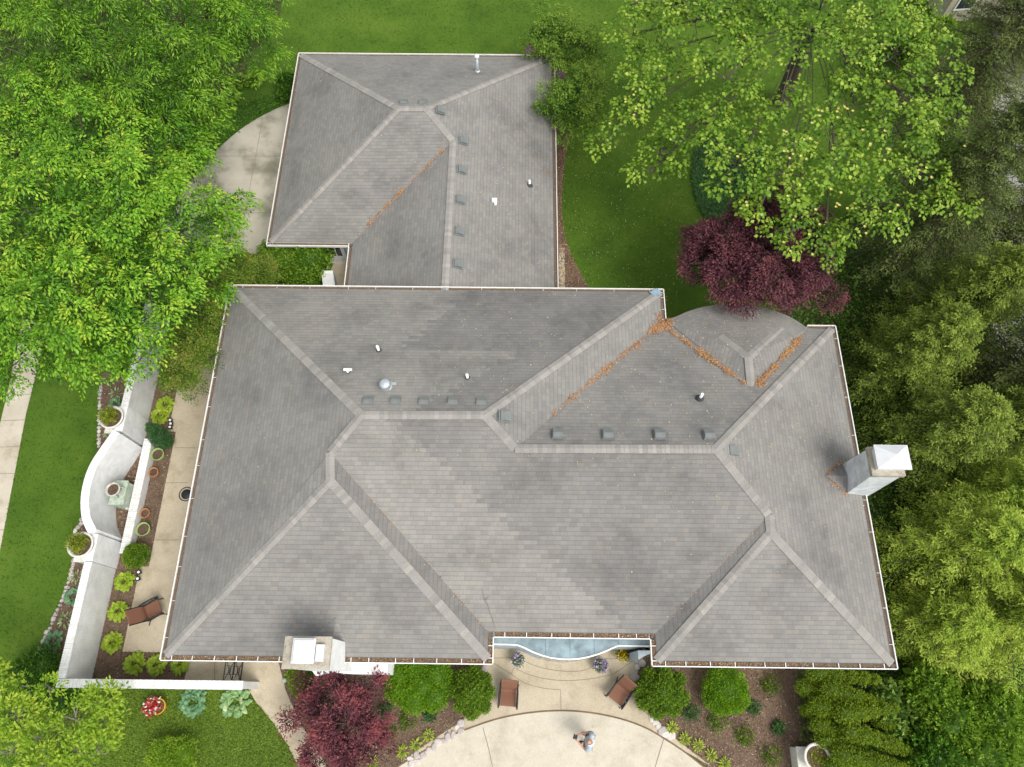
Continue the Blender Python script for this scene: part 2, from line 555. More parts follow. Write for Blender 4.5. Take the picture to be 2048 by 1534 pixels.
M['varhosta'] = leaf_mat('pale edged hosta leaves', [(0.0, (0.10, 0.22, 0.09)), (0.6, (0.22, 0.38, 0.17)), (1.0, (0.55, 0.60, 0.36))], 0.25, 0.45, 0.05)
M['whitehosta'] = leaf_mat('white striped leaves', [(0.0, (0.08, 0.19, 0.05)), (0.5, (0.25, 0.36, 0.16)), (1.0, (0.66, 0.66, 0.48))], 0.25, 0.45, 0.05)
M['ivy'] = leaf_mat('dark ground ivy', [(0.0, (0.018, 0.06, 0.018)), (0.5, (0.045, 0.125, 0.035)), (1.0, (0.09, 0.20, 0.055))], 0.25)
M['under'] = leaf_mat('undergrowth leaves', [(0.0, (0.02, 0.065, 0.008)), (0.5, (0.06, 0.16, 0.014)), (1.0, (0.14, 0.30, 0.03))], 0.3)
M['bright'] = leaf_mat('bright shrub leaves', [(0.0, (0.04, 0.11, 0.010)), (0.45, (0.14, 0.275, 0.022)), (1.0, (0.27, 0.42, 0.055))], 0.35)
M['pachy'] = leaf_mat('low ground cover leaves', [(0.0, (0.04, 0.095, 0.010)), (0.5, (0.105, 0.19, 0.018)), (1.0, (0.19, 0.29, 0.035))], 0.3)
M['grass'] = leaf_mat('grass blades', [(0.0, (0.018, 0.046, 0.004)), (0.5, (0.056, 0.112, 0.008)), (0.85, (0.098, 0.155, 0.016)), (1.0, (0.17, 0.185, 0.055))], 0.25, 0.6, 0.85)
M['potgrass'] = leaf_mat('gold green bowl plant leaves', [(0.0, (0.08, 0.13, 0.012)), (0.5, (0.19, 0.26, 0.025)), (1.0, (0.38, 0.42, 0.06))], 0.3)
M['petunia'] = leaf_mat('lilac and white petals', [(0.0, (0.22, 0.12, 0.34)), (0.5, (0.50, 0.38, 0.62)), (1.0, (0.82, 0.80, 0.84))], 0.2)
M['redwhite'] = leaf_mat('red and white petals', [(0.0, (0.45, 0.02, 0.03)), (0.6, (0.58, 0.05, 0.05)), (0.7, (0.8, 0.8, 0.76)), (1.0, (0.85, 0.85, 0.8))], 0.2, 0.5, 0.0)
M['yellow'] = leaf_mat('yellow petals', [(0.0, (0.65, 0.42, 0.02)), (1.0, (0.85, 0.62, 0.05))], 0.2)
M['litter'] = leaf_mat('orange brown fallen leaves', [(0.0, (0.16, 0.075, 0.035)), (0.5, (0.47, 0.235, 0.105)), (0.8, (0.60, 0.34, 0.16)), (1.0, (0.66, 0.50, 0.16))], 0.05, 0.8, 0.1)
M['gutterlitter'] = leaf_mat('grey brown gutter leaves', [(0.0, (0.10, 0.06, 0.04)), (0.5, (0.27, 0.165, 0.095)), (0.85, (0.42, 0.27, 0.15)), (1.0, (0.52, 0.44, 0.26))], 0.05, 0.8, 0.2)
M['fleck'] = leaf_mat('fallen yellow petals', [(0.0, (0.35, 0.27, 0.07)), (0.6, (0.55, 0.46, 0.15)), (1.0, (0.72, 0.68, 0.45))], 0.1, 0.8, 0.0)
M['chips'] = leaf_mat('bark mulch chips', [(0.0, (0.06, 0.038, 0.027)), (0.5, (0.17, 0.115, 0.078)), (0.9, (0.33, 0.235, 0.165)), (1.0, (0.56, 0.49, 0.40))], 0.0, 0.9, 0.15)

# ground
M['lawn'] = ground_mat('lawn soil and thatch', [(0.3, (0.04, 0.088, 0.009)), (0.5, (0.068, 0.135, 0.012)), (0.7, (0.11, 0.18, 0.022))], 22, 0.35, 0.95, 0.5, 0.02, 0.3)
M['mulch'] = ground_mat('bark mulch', [(0.3, (0.08, 0.053, 0.038)), (0.5, (0.17, 0.115, 0.080)), (0.72, (0.30, 0.21, 0.15))], 30, 1.2, 0.95, 0.8, 0.03, 0.6)
M['woodfloor_shade'] = ground_mat('dark woodland floor and painted tree shade', [(0.3, (0.03, 0.04, 0.012)), (0.5, (0.06, 0.07, 0.022)), (0.7, (0.12, 0.10, 0.05))], 18, 0.5)  # dark forest soil; on the left sheet it stands for tree shade
M['aggregate'] = ground_mat('exposed aggregate', [(0.32, (0.36, 0.29, 0.195)), (0.5, (0.48, 0.41, 0.30)), (0.68, (0.58, 0.51, 0.39))], 42, 0.8, 0.9, 0.3, 0.008, 0.6, (70, 0.82, (0.66, 0.62, 0.53), 0.45), 0.22)
M['plaza'] = ground_mat('pale aggregate drive', [(0.32, (0.44, 0.39, 0.30)), (0.5, (0.55, 0.505, 0.41)), (0.68, (0.63, 0.585, 0.49))], 42, 0.7, 0.9, 0.3, 0.008, 0.6, (70, 0.82, (0.74, 0.71, 0.64), 0.4), 0.16)
M['walk'] = ground_mat('sidewalk concrete', [(0.32, (0.40, 0.35, 0.26)), (0.5, (0.50, 0.45, 0.36)), (0.68, (0.58, 0.54, 0.45))], 40, 0.8, 0.9, 0.2, 0.006, 0.55, None, 0.25)
M['drive'] = ground_mat('stained driveway concrete', [(0.38, (0.22, 0.21, 0.15)), (0.46, (0.34, 0.32, 0.25)), (0.52, (0.47, 0.43, 0.35)), (0.66, (0.55, 0.51, 0.42))], 30, 0.5, 0.9, 0.2, 0.006, 0.2)
M['road'] = ground_mat('pale grey road', [(0.3, (0.26, 0.25, 0.25)), (0.7, (0.36, 0.35, 0.35))], 30, 0.4, 0.9, 0.2, 0.006)
M['joint'] = ground_mat('dark joint', [(0.3, (0.12, 0.085, 0.05)), (0.7, (0.24, 0.17, 0.10))], 30, 1)
M['seam'] = ground_mat('saw cut seam', [(0.3, (0.18, 0.15, 0.11)), (0.7, (0.30, 0.26, 0.19))], 30, 1)

# ------------------------------------------------------------------ ground
def slab(name, pts, mat, z0, z1, kind='structure', label=None, cat=None):
    b = MB()
    b.prism(pts, z0, z1)
    o = b.build(name, mat)
    return tag(o, label, cat, None, kind)


def pxs(l, z=0.0): return [PX(u, v, z) for u, v in l]


def arc(c, r, a0, a1, n):
    return [(c[0] + r * math.cos(math.radians(a0 + (a1 - a0) * i / n)), c[1] + r * math.sin(math.radians(a0 + (a1 - a0) * i / n))) for i in range(n + 1)]


def smooth(pts, k=6):
    """Catmull-Rom through open point list"""
    out = []
    q = [pts[0]] + list(pts) + [pts[-1]]
    for i in range(1, len(q) - 2):
        p0, p1, p2, p3 = (np.array(x, float) for x in q[i - 1:i + 3])
        for j in range(k):
            t = j / k
            out.append(tuple(0.5 * ((2 * p1) + (p2 - p0) * t + (2 * p0 - 5 * p1 + 4 * p2 - p3) * t * t + (3 * p1 - p0 - 3 * p2 + p3) * t ** 3)))
    out.append(tuple(pts[-1]))
    return out


b = MB()
b.face([(-260, -220, 0), (260, -220, 0), (260, 320, 0), (-260, 320, 0)])
lawn = tag(b.build('lawn', M['lawn']), 'green lawn around the house', 'lawn', None, 'structure')

BED_L = [(-15.2, 0.0), (-15.2, 13.0), (-11.4, 13.0), (-11.4, 0.0)]
OUTBED = smooth(pxs([(76, 1305), (99, 1258), (112, 1225), (128, 1193), (140, 1150), (149, 1117), (160, 1060), (166, 1010), (180, 940), (198, 893), (199, 845), (199, 790), (205, 745)]), 4) + \
         [(-15.2, 11.8), (-15.2, 0.4)] + pxs([(120, 1310)])
BED_FL = pxs([(553, 1318), (572, 1381), (601, 1446), (629, 1490), (660, 1540), (800, 1540), (850, 1496), (925, 1440), (975, 1400), (975, 1318)])
BED_FR = pxs([(1271, 1310), (1271, 1357), (1297, 1428), (1341, 1474), (1421, 1540), (1640, 1540), (1640, 1310)])
slab('mulch_bed', BED_L, M['mulch'], -0.05, 0.012)
slab('mulch_bed', OUTBED, M['mulch'], -0.05, 0.012)
slab('mulch_bed', BED_FL, M['mulch'], -0.05, 0.03)
slab('mulch_bed', BED_FR, M['mulch'], -0.05, 0.03)
BED_E = smooth(pxs([(1112, 230), (1135, 240), (1150, 262), (1135, 300), (1126, 360), (1124, 430), (1135, 490), (1155, 535), (1180, 580)]), 4) + [(3.2, 15.5), (1.5, 15.5), (1.5, 26)]
slab('mulch_bed', BED_E, M['mulch'], -0.05, 0.010)
slab('gravel_strip', pxs([(1118, 496), (1129, 496), (1130, 580), (1118, 580)]), M['aggregate'], -0.05, 0.03)
IVY = smooth(pxs([(1390, 300), (1382, 340), (1388, 390), (1405, 430), (1440, 465), (1490, 470), (1540, 440), (1560, 380), (1540, 320), (1480, 285), (1425, 280), (1390, 300)]), 4)
WOOD = pxs([(1560, 560), (1640, 470), (1760, 380), (1850, 240), (1880, 120), (1985, 60), (1985, 300), (1975, 700), (2080, 760), (2100, 1560), (1600, 1560), (1590, 1330), (1560, 1330), (1560, 640)])
slab('woodland_floor', WOOD, M['woodfloor_shade'], -0.05, 0.006)
SHADE = pxs([(-60, -60), (575, -60), (560, 30), (505, 110), (455, 215), (395, 330), (370, 430), (330, 560), (290, 640), (190, 640), (90, 640), (40, 690), (-60, 690)])
slab('shade_sheet', SHADE, M['woodfloor_shade'], -0.05, 0.006)  # dark sheet added over the lawn, stands for shade below the left trees
slab('side_road', pxs([(1985, -60), (1982, 300), (1970, 560), (1975, 720), (2030, 880), (2080, 960), (2400, 960), (2400, -60)]), M['road'], -0.05, 0.014)

SIDEWALK = [(-21.15, 13.6), (-20.1, 13.6), (-20.1, 3.0), (-20.6, -6), (-21.65, -6), (-21.15, 3)]
SIDEWALK = pxs([(100, 640), (70, 757), (52, 830), (19.5, 1000), (0, 1104), (-40, 1290), (-110, 1290), (-60, 1090), (0, 851), (19, 771), (45, 640)])
slab('sidewalk', SIDEWALK, M['walk'], -0.06, 0.020)
DRIVE = smooth(pxs([(592, 203), (560, 215), (525, 232), (495, 250), (470, 268), (440, 295), (415, 320)]), 4) + pxs([(395, 345), (330, 420), (300, 470), (330, 560), (400, 560), (480, 500)]) + [(-9.8, 17.3), (-9.8, 27)]
slab('driveway', DRIVE, M['drive'], -0.06, 0.024)
COURT = [(-14.12, 0.08), (-14.12, 0.08)]
COURT = [(-11.7, 0.10), (-11.7, 1.06), (-14.12, 1.06), (-14.12, 4.10), (-13.79, 4.10), (-13.79, 9.48), (-14.1, 9.48), (-14.1, 12.5), (-10.6, 12.5), (-10.6, 1.2), (-9.3, 1.2), (-8.95, 0.1)]
slab('courtyard_paving', COURT, M['aggregate'], -0.06, 0.030)
WALK = pxs([(484, 1318), (489, 1364), (513, 1405), (547, 1446), (577.5, 1494), (605, 1548), (664, 1548), (629, 1490), (601, 1446), (572, 1381), (556, 1318)])
slab('front_walk', WALK, M['aggregate'], -0.06, 0.034)
slab('nook_paving', [(-9.6, 13.2), (-6.4, 13.2), (-6.4, 17.6), (-8.2, 17.6), (-8.6, 16.2), (-9.6, 15.6)], M['aggregate'], -0.06, 0.026)
# front terrace and drive meet on an arc
ARCPX = [(770, 1552), (800, 1530), (860, 1495), (905, 1470), (950, 1452), (1000, 1436), (1060, 1425), (1122, 1421), (1180, 1425), (1240, 1437), (1290, 1455), (1330, 1478), (1375, 1508), (1430, 1552)]
ARC = smooth(pxs(ARCPX), 4)
TERR = pxs([(960, 1270), (974, 1345), (985, 1390), (925, 1440), (850, 1490), (805, 1522)]) + ARC[6:-6] + pxs([(1424, 1534), (1341, 1470), (1297, 1426), (1271, 1357), (1300, 1270)])
slab('front_terrace', TERR, M['aggregate'], -0.06, 0.038)
PLAZA = ARC + [(9, -12), (-6, -12)]
slab('front_drive', PLAZA, M['plaza'], -0.06, 0.034)


def ribbon(name, pts, w, mat, z):
    b = MB()
    n = len(pts)
    L, R = [], []
    for i, p in enumerate(pts):
        a, c = pts[max(i - 1, 0)], pts[min(i + 1, n - 1)]
        d = Vector((c[0] - a[0], c[1] - a[1])).normalized()
        L.append((p[0] - d.y * w / 2, p[1] + d.x * w / 2, z))
        R.append((p[0] + d.y * w / 2, p[1] - d.x * w / 2, z))
    b.grid([L, R][::-1], smooth=False)
    return tag(b.build(name, mat), None, None, None, 'structure')


def seams(name, lines, z, w=0.022, mat='seam'):
    b = MB()
    for l in lines:
        for i in range(len(l) - 1):
            a, c = l[i], l[i + 1]
            d = Vector((c[0] - a[0], c[1] - a[1])).normalized()
            nx, ny = -d.y * w / 2, d.x * w / 2
            b.face([(a[0] - nx, a[1] - ny, z), (c[0] - nx, c[1] - ny, z), (c[0] + nx, c[1] + ny, z), (a[0] + nx, a[1] + ny, z)])
    return tag(b.build(name, M[mat]), None, None, None, 'structure')


ribbon('expansion_joint', ARC, 0.055, M['joint'], 0.044)
seams('paving_seam', [pxs(l) for l in ([(526, 236), (505, 350), (482, 468)], [(427, 313), (575, 313)], [(444, 429), (560, 424)])], 0.030)
seams('paving_seam', [pxs(l) for l in ([(19, 771 + 18), (64, 789)], [(3, 842), (52, 840)], [(-10, 895), (43, 893)], [(-20, 948), (32, 947)], [(-60, 1060), (8, 1060)], [(430, 560), (470, 500)])], 0.026)
seams('paving_seam', [pxs(l) for l in ([(350, 896), (392, 896)], [(310, 1080), (358, 1080)], [(430, 1322), (430, 1362)], [(330, 966), (376, 966)])], 0.036)
seams('paving_seam', [pxs(l) for l in ([(542, 1437), (582, 1409)],)], 0.040)
seams('paving_seam', [pxs([(1121, 1380), (1122, 1420)]), pxs([(989, 1327), (1022, 1348), (1032, 1328)]), pxs([(1210, 1318), (1224, 1350), (1268, 1320)]), pxs([(1210, 1318), (1270, 1317)]),
                      pxs([(985, 1316), (1030, 1316)]),
                      smooth(pxs([(1040, 1318), (1075, 1333), (1122, 1342), (1170, 1340), (1208, 1318)]), 5),
                      smooth(pxs([(1030, 1337), (1070, 1353), (1120, 1361), (1170, 1359), (1222, 1350)]), 5),
                      smooth(pxs([(1022, 1348), (1050, 1366), (1090, 1377), (1121, 1379)]), 5),
                      pxs([(905, 1448), (890, 1462)])], 0.044, 0.018)
seams('paving_seam', [pxs(l) for l in ([(966, 1455), (978, 1500), (988, 1548)], [(1327, 1478), (1314, 1520), (1306, 1548)])], 0.040)

# ------------------------------------------------------------------ the house
ZE, ZG, K = 3.7, 2.05, 0.38
hw, he, hs, hsi, hn = -11.065, 12.05, 0.67, 1.475, 14.24
xC, yD, yF, xK, xH = 5.69, 12.94, 12.735, -0.595, 4.36
G = 0.17
house = thing('house', 'white brick house with wide grey shingle hip roofs filling the middle of the picture', 'house', (0, 7, 0))
sl_ = math.sqrt(1 + K * K)
vA, vB, vC, vD = (hw + G, hs + G), (hw + G, hn - G), (xC - G, hn - G), (xC - G, yD - 0.1)
vF, vG_, vH, vI = (he - G, yF - G), (he - G, hs + G), (xH + G, hs + G), (xH + G, hsi + G)
vJ, vK = (xK - G, hsi + G), (xK - G, hs + G)
n1, n2, n3, n4 = P(722, 830, 6.03), P(970, 830, 6.03), P(660, 905, 5.68), P(660, 962, 5.66)
n5, n6, n7, n8 = P(1030, 897, 5.83), P(1432, 898, 5.83), P(1538, 1030, 5.12), P(1542, 1065, 5.08)
E3 = lambda p, z=ZE: (p[0], p[1], z)


def facet(b, pts, a, c):
    """roof plane with UV in metres along the eave a->c and up the slope"""
    d = Vector((c[0] - a[0], c[1] - a[1])).normalized()
    n = Vector((-d.y, d.x))
    uv = []
    for p in pts:
        q = Vector((p[0] - a[0], p[1] - a[1]))
        uv.append((q.dot(d), abs(q.dot(n)) * sl_))
    b.face(pts, uv)


b = MB()
facet(b, [E3(vA), n4, n3, n1, E3(vB)][::-1], vA, vB)
facet(b, [E3(vC), n2, n5, E3(vD)][::-1], vC, vD)
facet(b, [E3(vD), n5, n6, E3(vF)][::-1], vD, (vF[0], vD[1]))
facet(b, [E3(vF), n6, n7, n8, E3(vG_)][::-1], vF, vG_)
facet(b, [E3(vG_), n8, E3(vH)][::-1], vH, vG_)
facet(b, [E3(vK), n4, E3(vA)][::-1], vA, vK)
roof = b.build('roof', M['shingle'], house)
b = MB()
facet(b, [E3(vI), n7, n6, n5, n2, n1, n3, E3(vJ)][::-1], vJ, vI)
r2 = b.build('roof', M['shingle_pale'], house)
r2['label'] = 'long front slope with a stepped patch of paler shingles'
b = MB()
facet(b, [E3(vB), n1, n2, E3(vC)][::-1], vB, vC)
r4 = b.build('roof', M['shingle_dark'], house)
r4['label'] = 'back slope with stepped darker patches and three white pipes'
b = MB()
facet(b, [E3(vH), n8, n7, E3(vI)][::-1], vH, vI)
r5 = b.build('roof', M['shingle_strip'], house)
r5['label'] = 'narrow dark slope beside the front right valley'
b = MB()
facet(b, [E3(vJ), n3, n4, E3(vK)][::-1], vJ, vK)
r6 = b.build('roof', M['shingle_strip'], house)
r6['label'] = 'narrow dark slope beside the front left valley'
# rounded bay roof
pe = None
for i in range(30):
    zz = ZE + i * 0.06
    p = P(1503, 778, zz)
    if p[2] <= ZE + K * (vF[1] - p[1]) + 0.01: pe = p
apex = P(1497, 715, pe[2])
BAYPX = [(1336, 645), (1352, 633), (1375, 623), (1405, 614), (1440, 608.5), (1475, 607), (1510, 610.5), (1548, 621), (1585, 636), (1616, 654)]
bay = [P(u, v, ZE + 0.02) for u, v in BAYPX]
bay[0] = (vD[0] + 0.12, vD[1] + 0.05, ZE)
bay[-1] = (bay[-1][0], vF[1] + 0.02, ZE)
b = MB()
bs = smooth(bay, 5)
acc = 0.0
NR = 8
for i in range(len(bs) - 1):
    p, q = Vector(bs[i]), Vector(bs[i + 1])
    l = (q - p).length
    for r in range(NR):
        t0, t1 = r / NR, (r + 1) / NR
        ap = Vector(apex)
        quad = [p.lerp(ap, t0), q.lerp(ap, t0), q.lerp(ap, t1), p.lerp(ap, t1)]
        H = (ap - p).length
        pts = quad if r < NR - 1 else quad[:3]
        uvs = [(acc, t0 * H), (acc + l, t0 * H), (acc + l, t1 * H), (acc, t1 * H)]
        b.face(pts, uvs if r < NR - 1 else uvs[:3], smooth=True)
    acc += l
dz = Vector((0, 0, 0.01))
w0, w1, w2_ = Vector(bay[0]) + dz, Vector(apex), Vector(pe) + dz
facet(b, [w0, w2_, w1], (w0.x, w0.y), (w0.x + 0.35, w0.y + 1))
e0 = Vector(bay[-1]) + dz
facet(b, [w2_, e0, w1], (e0.x, e0.y), (e0.x - 0.1, e0.y + 1))
r3 = b.build('roof', M['shingle'], house)
r3['label'] = 'rounded bay roof swelling out at the back beside the purple maple'

# garage wing roof
gw, ge, gs, gn, gl = -10.585, 1.745, 17.12, 28.05, -7.095
gA, gB, gC, gD = (gw + G, gs + G), (gw + G, gn - G), (ge - G, gn - G), (ge - G, hn - 1.0)
gE, gF = (gl + G, hn - 1.0), (gl + G, gs + G)
q1, q2, q3 = P(797, 217, 4.05), P(852, 217, 4.05), P(906, 281, 3.66)
q4 = (q3[0], hn - 1.0, 3.66)
Z3 = lambda p: (p[0], p[1], ZG)
b = MB()
facet(b, [Z3(gA), q1, Z3(gB)][::-1], gA, gB)
facet(b, [Z3(gB), q1, q2, Z3(gC)][::-1], gB, gC)
facet(b, [Z3(gC), q2, q3, q4, Z3(gD)][::-1], gC, gD)
facet(b, [Z3(gF), q3, q2, q1, Z3(gA)][::-1], gA, gF)
facet(b, [Z3(gE), q4, q3, Z3(gF)][::-1], gE, gF)
groof = b.build('roof', M['shingle'], house)
groof['label'] = 'lower hip roof over the garage wing at the back'


def cap_line(b, a, c, w=0.145, lift=0.022):
    """overlapping bent cap shingles along a ridge or hip"""
    a, c = Vector(a), Vector(c)
    d = (c - a)
    L = d.length
    d.normalize()
    s = d.cross(Vector((0, 0, 1))).normalized()
    n = max(1, int(L / 0.145))
    for i in range(n):
        p, q = a + d * (L * i / n), a + d * (L * (i + 1.25) / n)
        if (q - a).length > L: q = c
        t = min(1, max(0, random.gauss(0.5, 0.2)))
        u0, u1 = Vector((0, 0, lift + 0.015)), Vector((0, 0, lift + 0.003))
        dn = Vector((0, 0, -w * 0.27))
        l0, l1 = p + s * w + u0 + dn, q + s * w + u1 + dn
        r0, r1 = p - s * w + u0 + dn, q - s * w + u1 + dn
        b.face([p + u0, q + u1, l1, l0][::-1], None, t)
        b.face([p + u0, r0, r1, q + u1][::-1], None, t)
        e = Vector((0, 0, -0.03))
        b.face([l0, l1, l1 + e, l0 + e], None, t * 0.5)
        b.face([r0, r0 + e, r1 + e, r1], None, t * 0.5)
        b.face([p + u0, l0, l0 + e, p + u0 + e], None, t * 0.6)
        b.face([p + u0, p + u0 + e, r0 + e, r0], None, t * 0.6)


def caps(lines, parent):
    for a, c in lines:
        b = MB()
        cap_line(b, a, c)
        b.build('ridge_cap', M['ridge'], parent)


caps([(E3(vA), n4), (E3(vB), n1), (n1, n3), (n3, n4), (E3(vK), n4), (E3(vC), n2), (n1, n2), (n2, n5), (n5, n6), (E3(vF), n6), (n6, n7), (n7, n8), (E3(vG_), n8), (E3(vH), n8)], roof)
hipl = Vector(bay[2]).lerp(Vector(apex), 0.55)
hipr = Vector(bay[-2]).lerp(Vector(apex), 0.25)
caps([(tuple(hipl), apex), (tuple(hipr), apex), (apex, pe)], r3)
caps([(Z3(gA), q1), (Z3(gB), q1), (Z3(gC), q2), (q1, q2), (q2, q3), (q3, q4)], groof)
b = MB()
b.grid([[P(1299, 584, ZE + .10), P(1313, 576, ZE + .07), P(1322, 582, ZE + .06)], [P(1307, 591, ZE + .12), P(1317, 590, ZE + .1), P(1319, 592, ZE + .06)]], smooth=False)
b.build('metal_patch', M['flash'], roof)

# gutters with hangers, one per eave run
def gutter(a, c, z, sp=0.7, inset0=0.0, inset1=0.0, hang=True):
    """a->c along the outer lip, roof on the left-hand side of the direction"""
    a, c = Vector((a[0], a[1], z)), Vector((c[0], c[1], z))
    d = (c - a).normalized()
    n = Vector((-d.y, d.x, 0))                   # towards the roof
    L = (c - a).length
    b = MB()

    def strip(o0, z0, o1, z1):
        p, q = a + n * o0, c + n * o0
        r, s_ = c + n * o1, a + n * o1
        b.face([(p.x, p.y, z + z0), (q.x, q.y, z + z0), (r.x, r.y, z + z1), (s_.x, s_.y, z + z1)])
    strip(0.0, -0.02, 0.0, 0.0)
    strip(0.0, -0.12, 0.0, -0.02)
    strip(0.0, 0.0, 0.03, 0.0)
    strip(0.03, 0.0, 0.03, -0.10)
    strip(0.03, -0.10, 0.16, -0.10)
    strip(0.16, -0.10, 0.16, -0.005)
    strip(0.16, -0.12, 0.0, -0.12)
    g = b.build('gutter', M['white'], house)
    if hang:
        k = max(1, int(L / sp))
        for i in range(k):
            p = a + d * (L * (i + 0.5 + random.uniform(-.12, .12)) / k) + n * 0.097
            hb = MB()
            hb.box((p.x, p.y, z + 0.002), ((0.022, 0.135, 0.010) if max(a.y, c.y) < 2 else (0.013, 0.12, 0.008)), math.atan2(d.y, d.x))
            hb.build('gutter_hanger', M['white'], g)
    return g


RUNS = [((hw, hs), (xK, hs), ZE, .68, True), ((xK, hs), (xK, hsi), ZE, .4, True), ((xK, hsi), (xH, hsi), ZE, .66, True), ((xH, hsi), (xH, hs), ZE, .4, True),
        ((xH, hs), (he, hs), ZE, .7, True), ((he, hs), (he, yF), ZE, 1.2, True), ((he, yF), (10.98, yF), ZE, 1, False), ((xC, yD), (xC, hn), ZE, .6, True),
        ((xC, hn), (hw, hn), ZE, 1.2, True), ((hw, hn), (hw, hs), ZE, 1.1, True),
        ((gw, gs), (gl, gs), ZG, 1, False), ((gl, gs), (gl, hn + .05), ZG, 1, False), ((ge, hn + .05), (ge, gn), ZG, 1, False), ((ge, gn), (gw, gn), ZG, 1, False), ((gw, gn), (gw, gs), ZG, 1, False)]
for a, c, z, sp, hg in RUNS: gutter(a, c, z, sp, hang=hg)

# walls, soffits
def inset(poly, d):
    n = len(poly)
    out = []
    ar = sum(poly[i][0] * poly[(i + 1) % n][1] - poly[(i + 1) % n][0] * poly[i][1] for i in range(n))
    sg = 1 if ar > 0 else -1
    for i in range(n):
        p0, p1, p2 = Vector(poly[i - 1]), Vector(poly[i]), Vector(poly[(i + 1) % n])
        d1, d2 = (p1 - p0).normalized(), (p2 - p1).normalized()
        m1, m2 = Vector((-d1.y, d1.x)) * sg, Vector((-d2.y, d2.x)) * sg
        k = m1 + m2
        k = k / max(0.3, (1 + m1.dot(m2)))
        out.append((p1.x + k.x * d, p1.y + k.y * d))
    return out


MAINP = [(hw, hs), (xK, hs), (xK, hsi), (xH, hsi), (xH, hs), (he, hs), (he, yF), (10.98, yF)] + [(p[0], p[1]) for p in bay[-2:0:-1]] + [(xC, yD), (xC, hn), (hw, hn)]
WALLP = inset([(hw, hs), (xK, hs), (xK, hsi), (xH, hsi), (xH, hs), (he, hs), (he, yF), (xC, yF), (xC, hn), (hw, hn)], 0.6)
b = MB()
b.prism(inset(MAINP, 0.165), ZE - 0.17, ZE - 0.012, top=False, bottom=True)
b.build('soffit', M['white'], house)
b = MB()
b.prism(WALLP, 0, ZE - 0.175, top=False)
b.build('wall', M['wbrick'], house)
bw_ = [(p[0] - 0.0, p[1] - 0.6) for p in bay[1:-1]]
b = MB()
b.prism([(bay[1][0], yF - .7)] + bw_ + [(bay[-2][0], yF - .7)], 0, ZE - 0.176, top=False)
b.build('wall', M['wbrick'], house)
GARP = [(gw, gs), (gl, gs), (gl, hn - .9), (ge, hn - .9), (ge, gn), (gw, gn)]
b = MB()
b.prism(inset(GARP, 0.165), ZG - 0.15, ZG - 0.012, top=False, bottom=True)
b.build('soffit', M['white'], house)
b = MB()
b.prism(inset(GARP, 0.42), 0, ZG - 0.155, top=False)
b.build('wall', M['stucco'], house)
gy = gs + 0.42
for x in (-7.0, -7.9, -9.6):
    b = MB()
    b.box((x, gy - 0.025, 1.15), (0.62, 0.05, 1.0))
    f = b.build('window', M['white'], house)
    b = MB()
    b.box((x - .14, gy - 0.055, 1.15), (0.22, 0.012, 0.84)); b.box((x + .14, gy - 0.055, 1.15), (0.22, 0.012, 0.84))
    b.build('pane', M['glass'], f)
b = MB()
b.tube([(-7.45, gy - .07, 1.8), (-7.45, gy - .07, 0.1), (-7.4, gy - .3, 0.05)], 0.04)
b.build('downspout', M['greywall'], house)

# bowed entrance below the recessed eave
ZB = 2.75
BOWPX = [(984, 1290), (1010, 1290.5), (1034, 1291.5), (1048, 1297), (1064, 1305), (1082, 1312), (1102, 1317.5), (1122, 1320), (1140, 1320.5), (1160, 1319), (1178, 1315.5), (1198, 1309.5), (1216, 1302.5), (1226, 1297.5), (1238, 1293), (1268, 1293.5), (1302, 1294)]
bow = pxs(BOWPX, ZB)
b = MB()
back = [(bow[-1][0], hsi + 0.7), (bow[0][0], hsi + 0.7)]
b.prism(bow + back, ZB - 0.07, ZB - 0.03, bottom=True)
br = b.build('entrance_roof', M['bluemetal'], house)
b = MB()
for i in range(len(bow) - 1):
    p, q = bow[i], bow[i + 1]
    d = Vector((q[0] - p[0], q[1] - p[1])).normalized()
    m = (-d.y * 0.05, d.x * 0.05)
    for (k0, k1, z0, z1) in ((0, 1, ZB, ZB), (1, 1, ZB, ZB - 0.06), (0, 0, ZB - .07, ZB)):
        A = (p[0] + m[0] * k0, p[1] + m[1] * k0, z0); B_ = (q[0] + m[0] * k0, q[1] + m[1] * k0, z0)
        C_ = (q[0] + m[0] * k1, q[1] + m[1] * k1, z1); D_ = (p[0] + m[0] * k1, p[1] + m[1] * k1, z1)
        b.face([A, B_, C_, D_])
b.build('roof_edge', M['white'], br)
seam = MB()
for x in (0.3, 1.1, 1.9, 2.7, 3.5):
    yb = min(p[1] for p in bow if abs(p[0] - x) < 0.5) + 0.12
    seam.box((x, (yb + hsi + .6) / 2, ZB - .02), (0.02, hsi + .6 - yb, 0.025))
seam.build('standing_seam', M['bluemetal'], br)
b = MB()
bi = [(p[0], p[1] + 0.015) for p in bow]
b.prism(bi + back, 0, ZB - 0.072, top=False)
b.build('entrance_wall', M['greywall'], house)
b = MB()
for i in (5, 6, 7, 8, 9, 10):
    p, q = bi[i], bi[i + 1]
    b.box(((p[0] + q[0]) / 2, (p[1] + q[1]) / 2, 1.25), (math.hypot(q[0] - p[0], q[1] - p[1]) * .8, .02, 1.9), math.atan2(q[1] - p[1], q[0] - p[0]))
b.build('entrance_window', M['glass'], house)
b = MB()
x0, y0, _ = P(1277, 1319, 2.5)
x1, y1, _ = P(1300, 1301, 2.5)
b.prism([(x0, y0), (x1, y0 + .2), (x1 + .5, y1), (x0, y1)], 0, 2.5)
b.build('entrance_pier', M['greywall'], house)

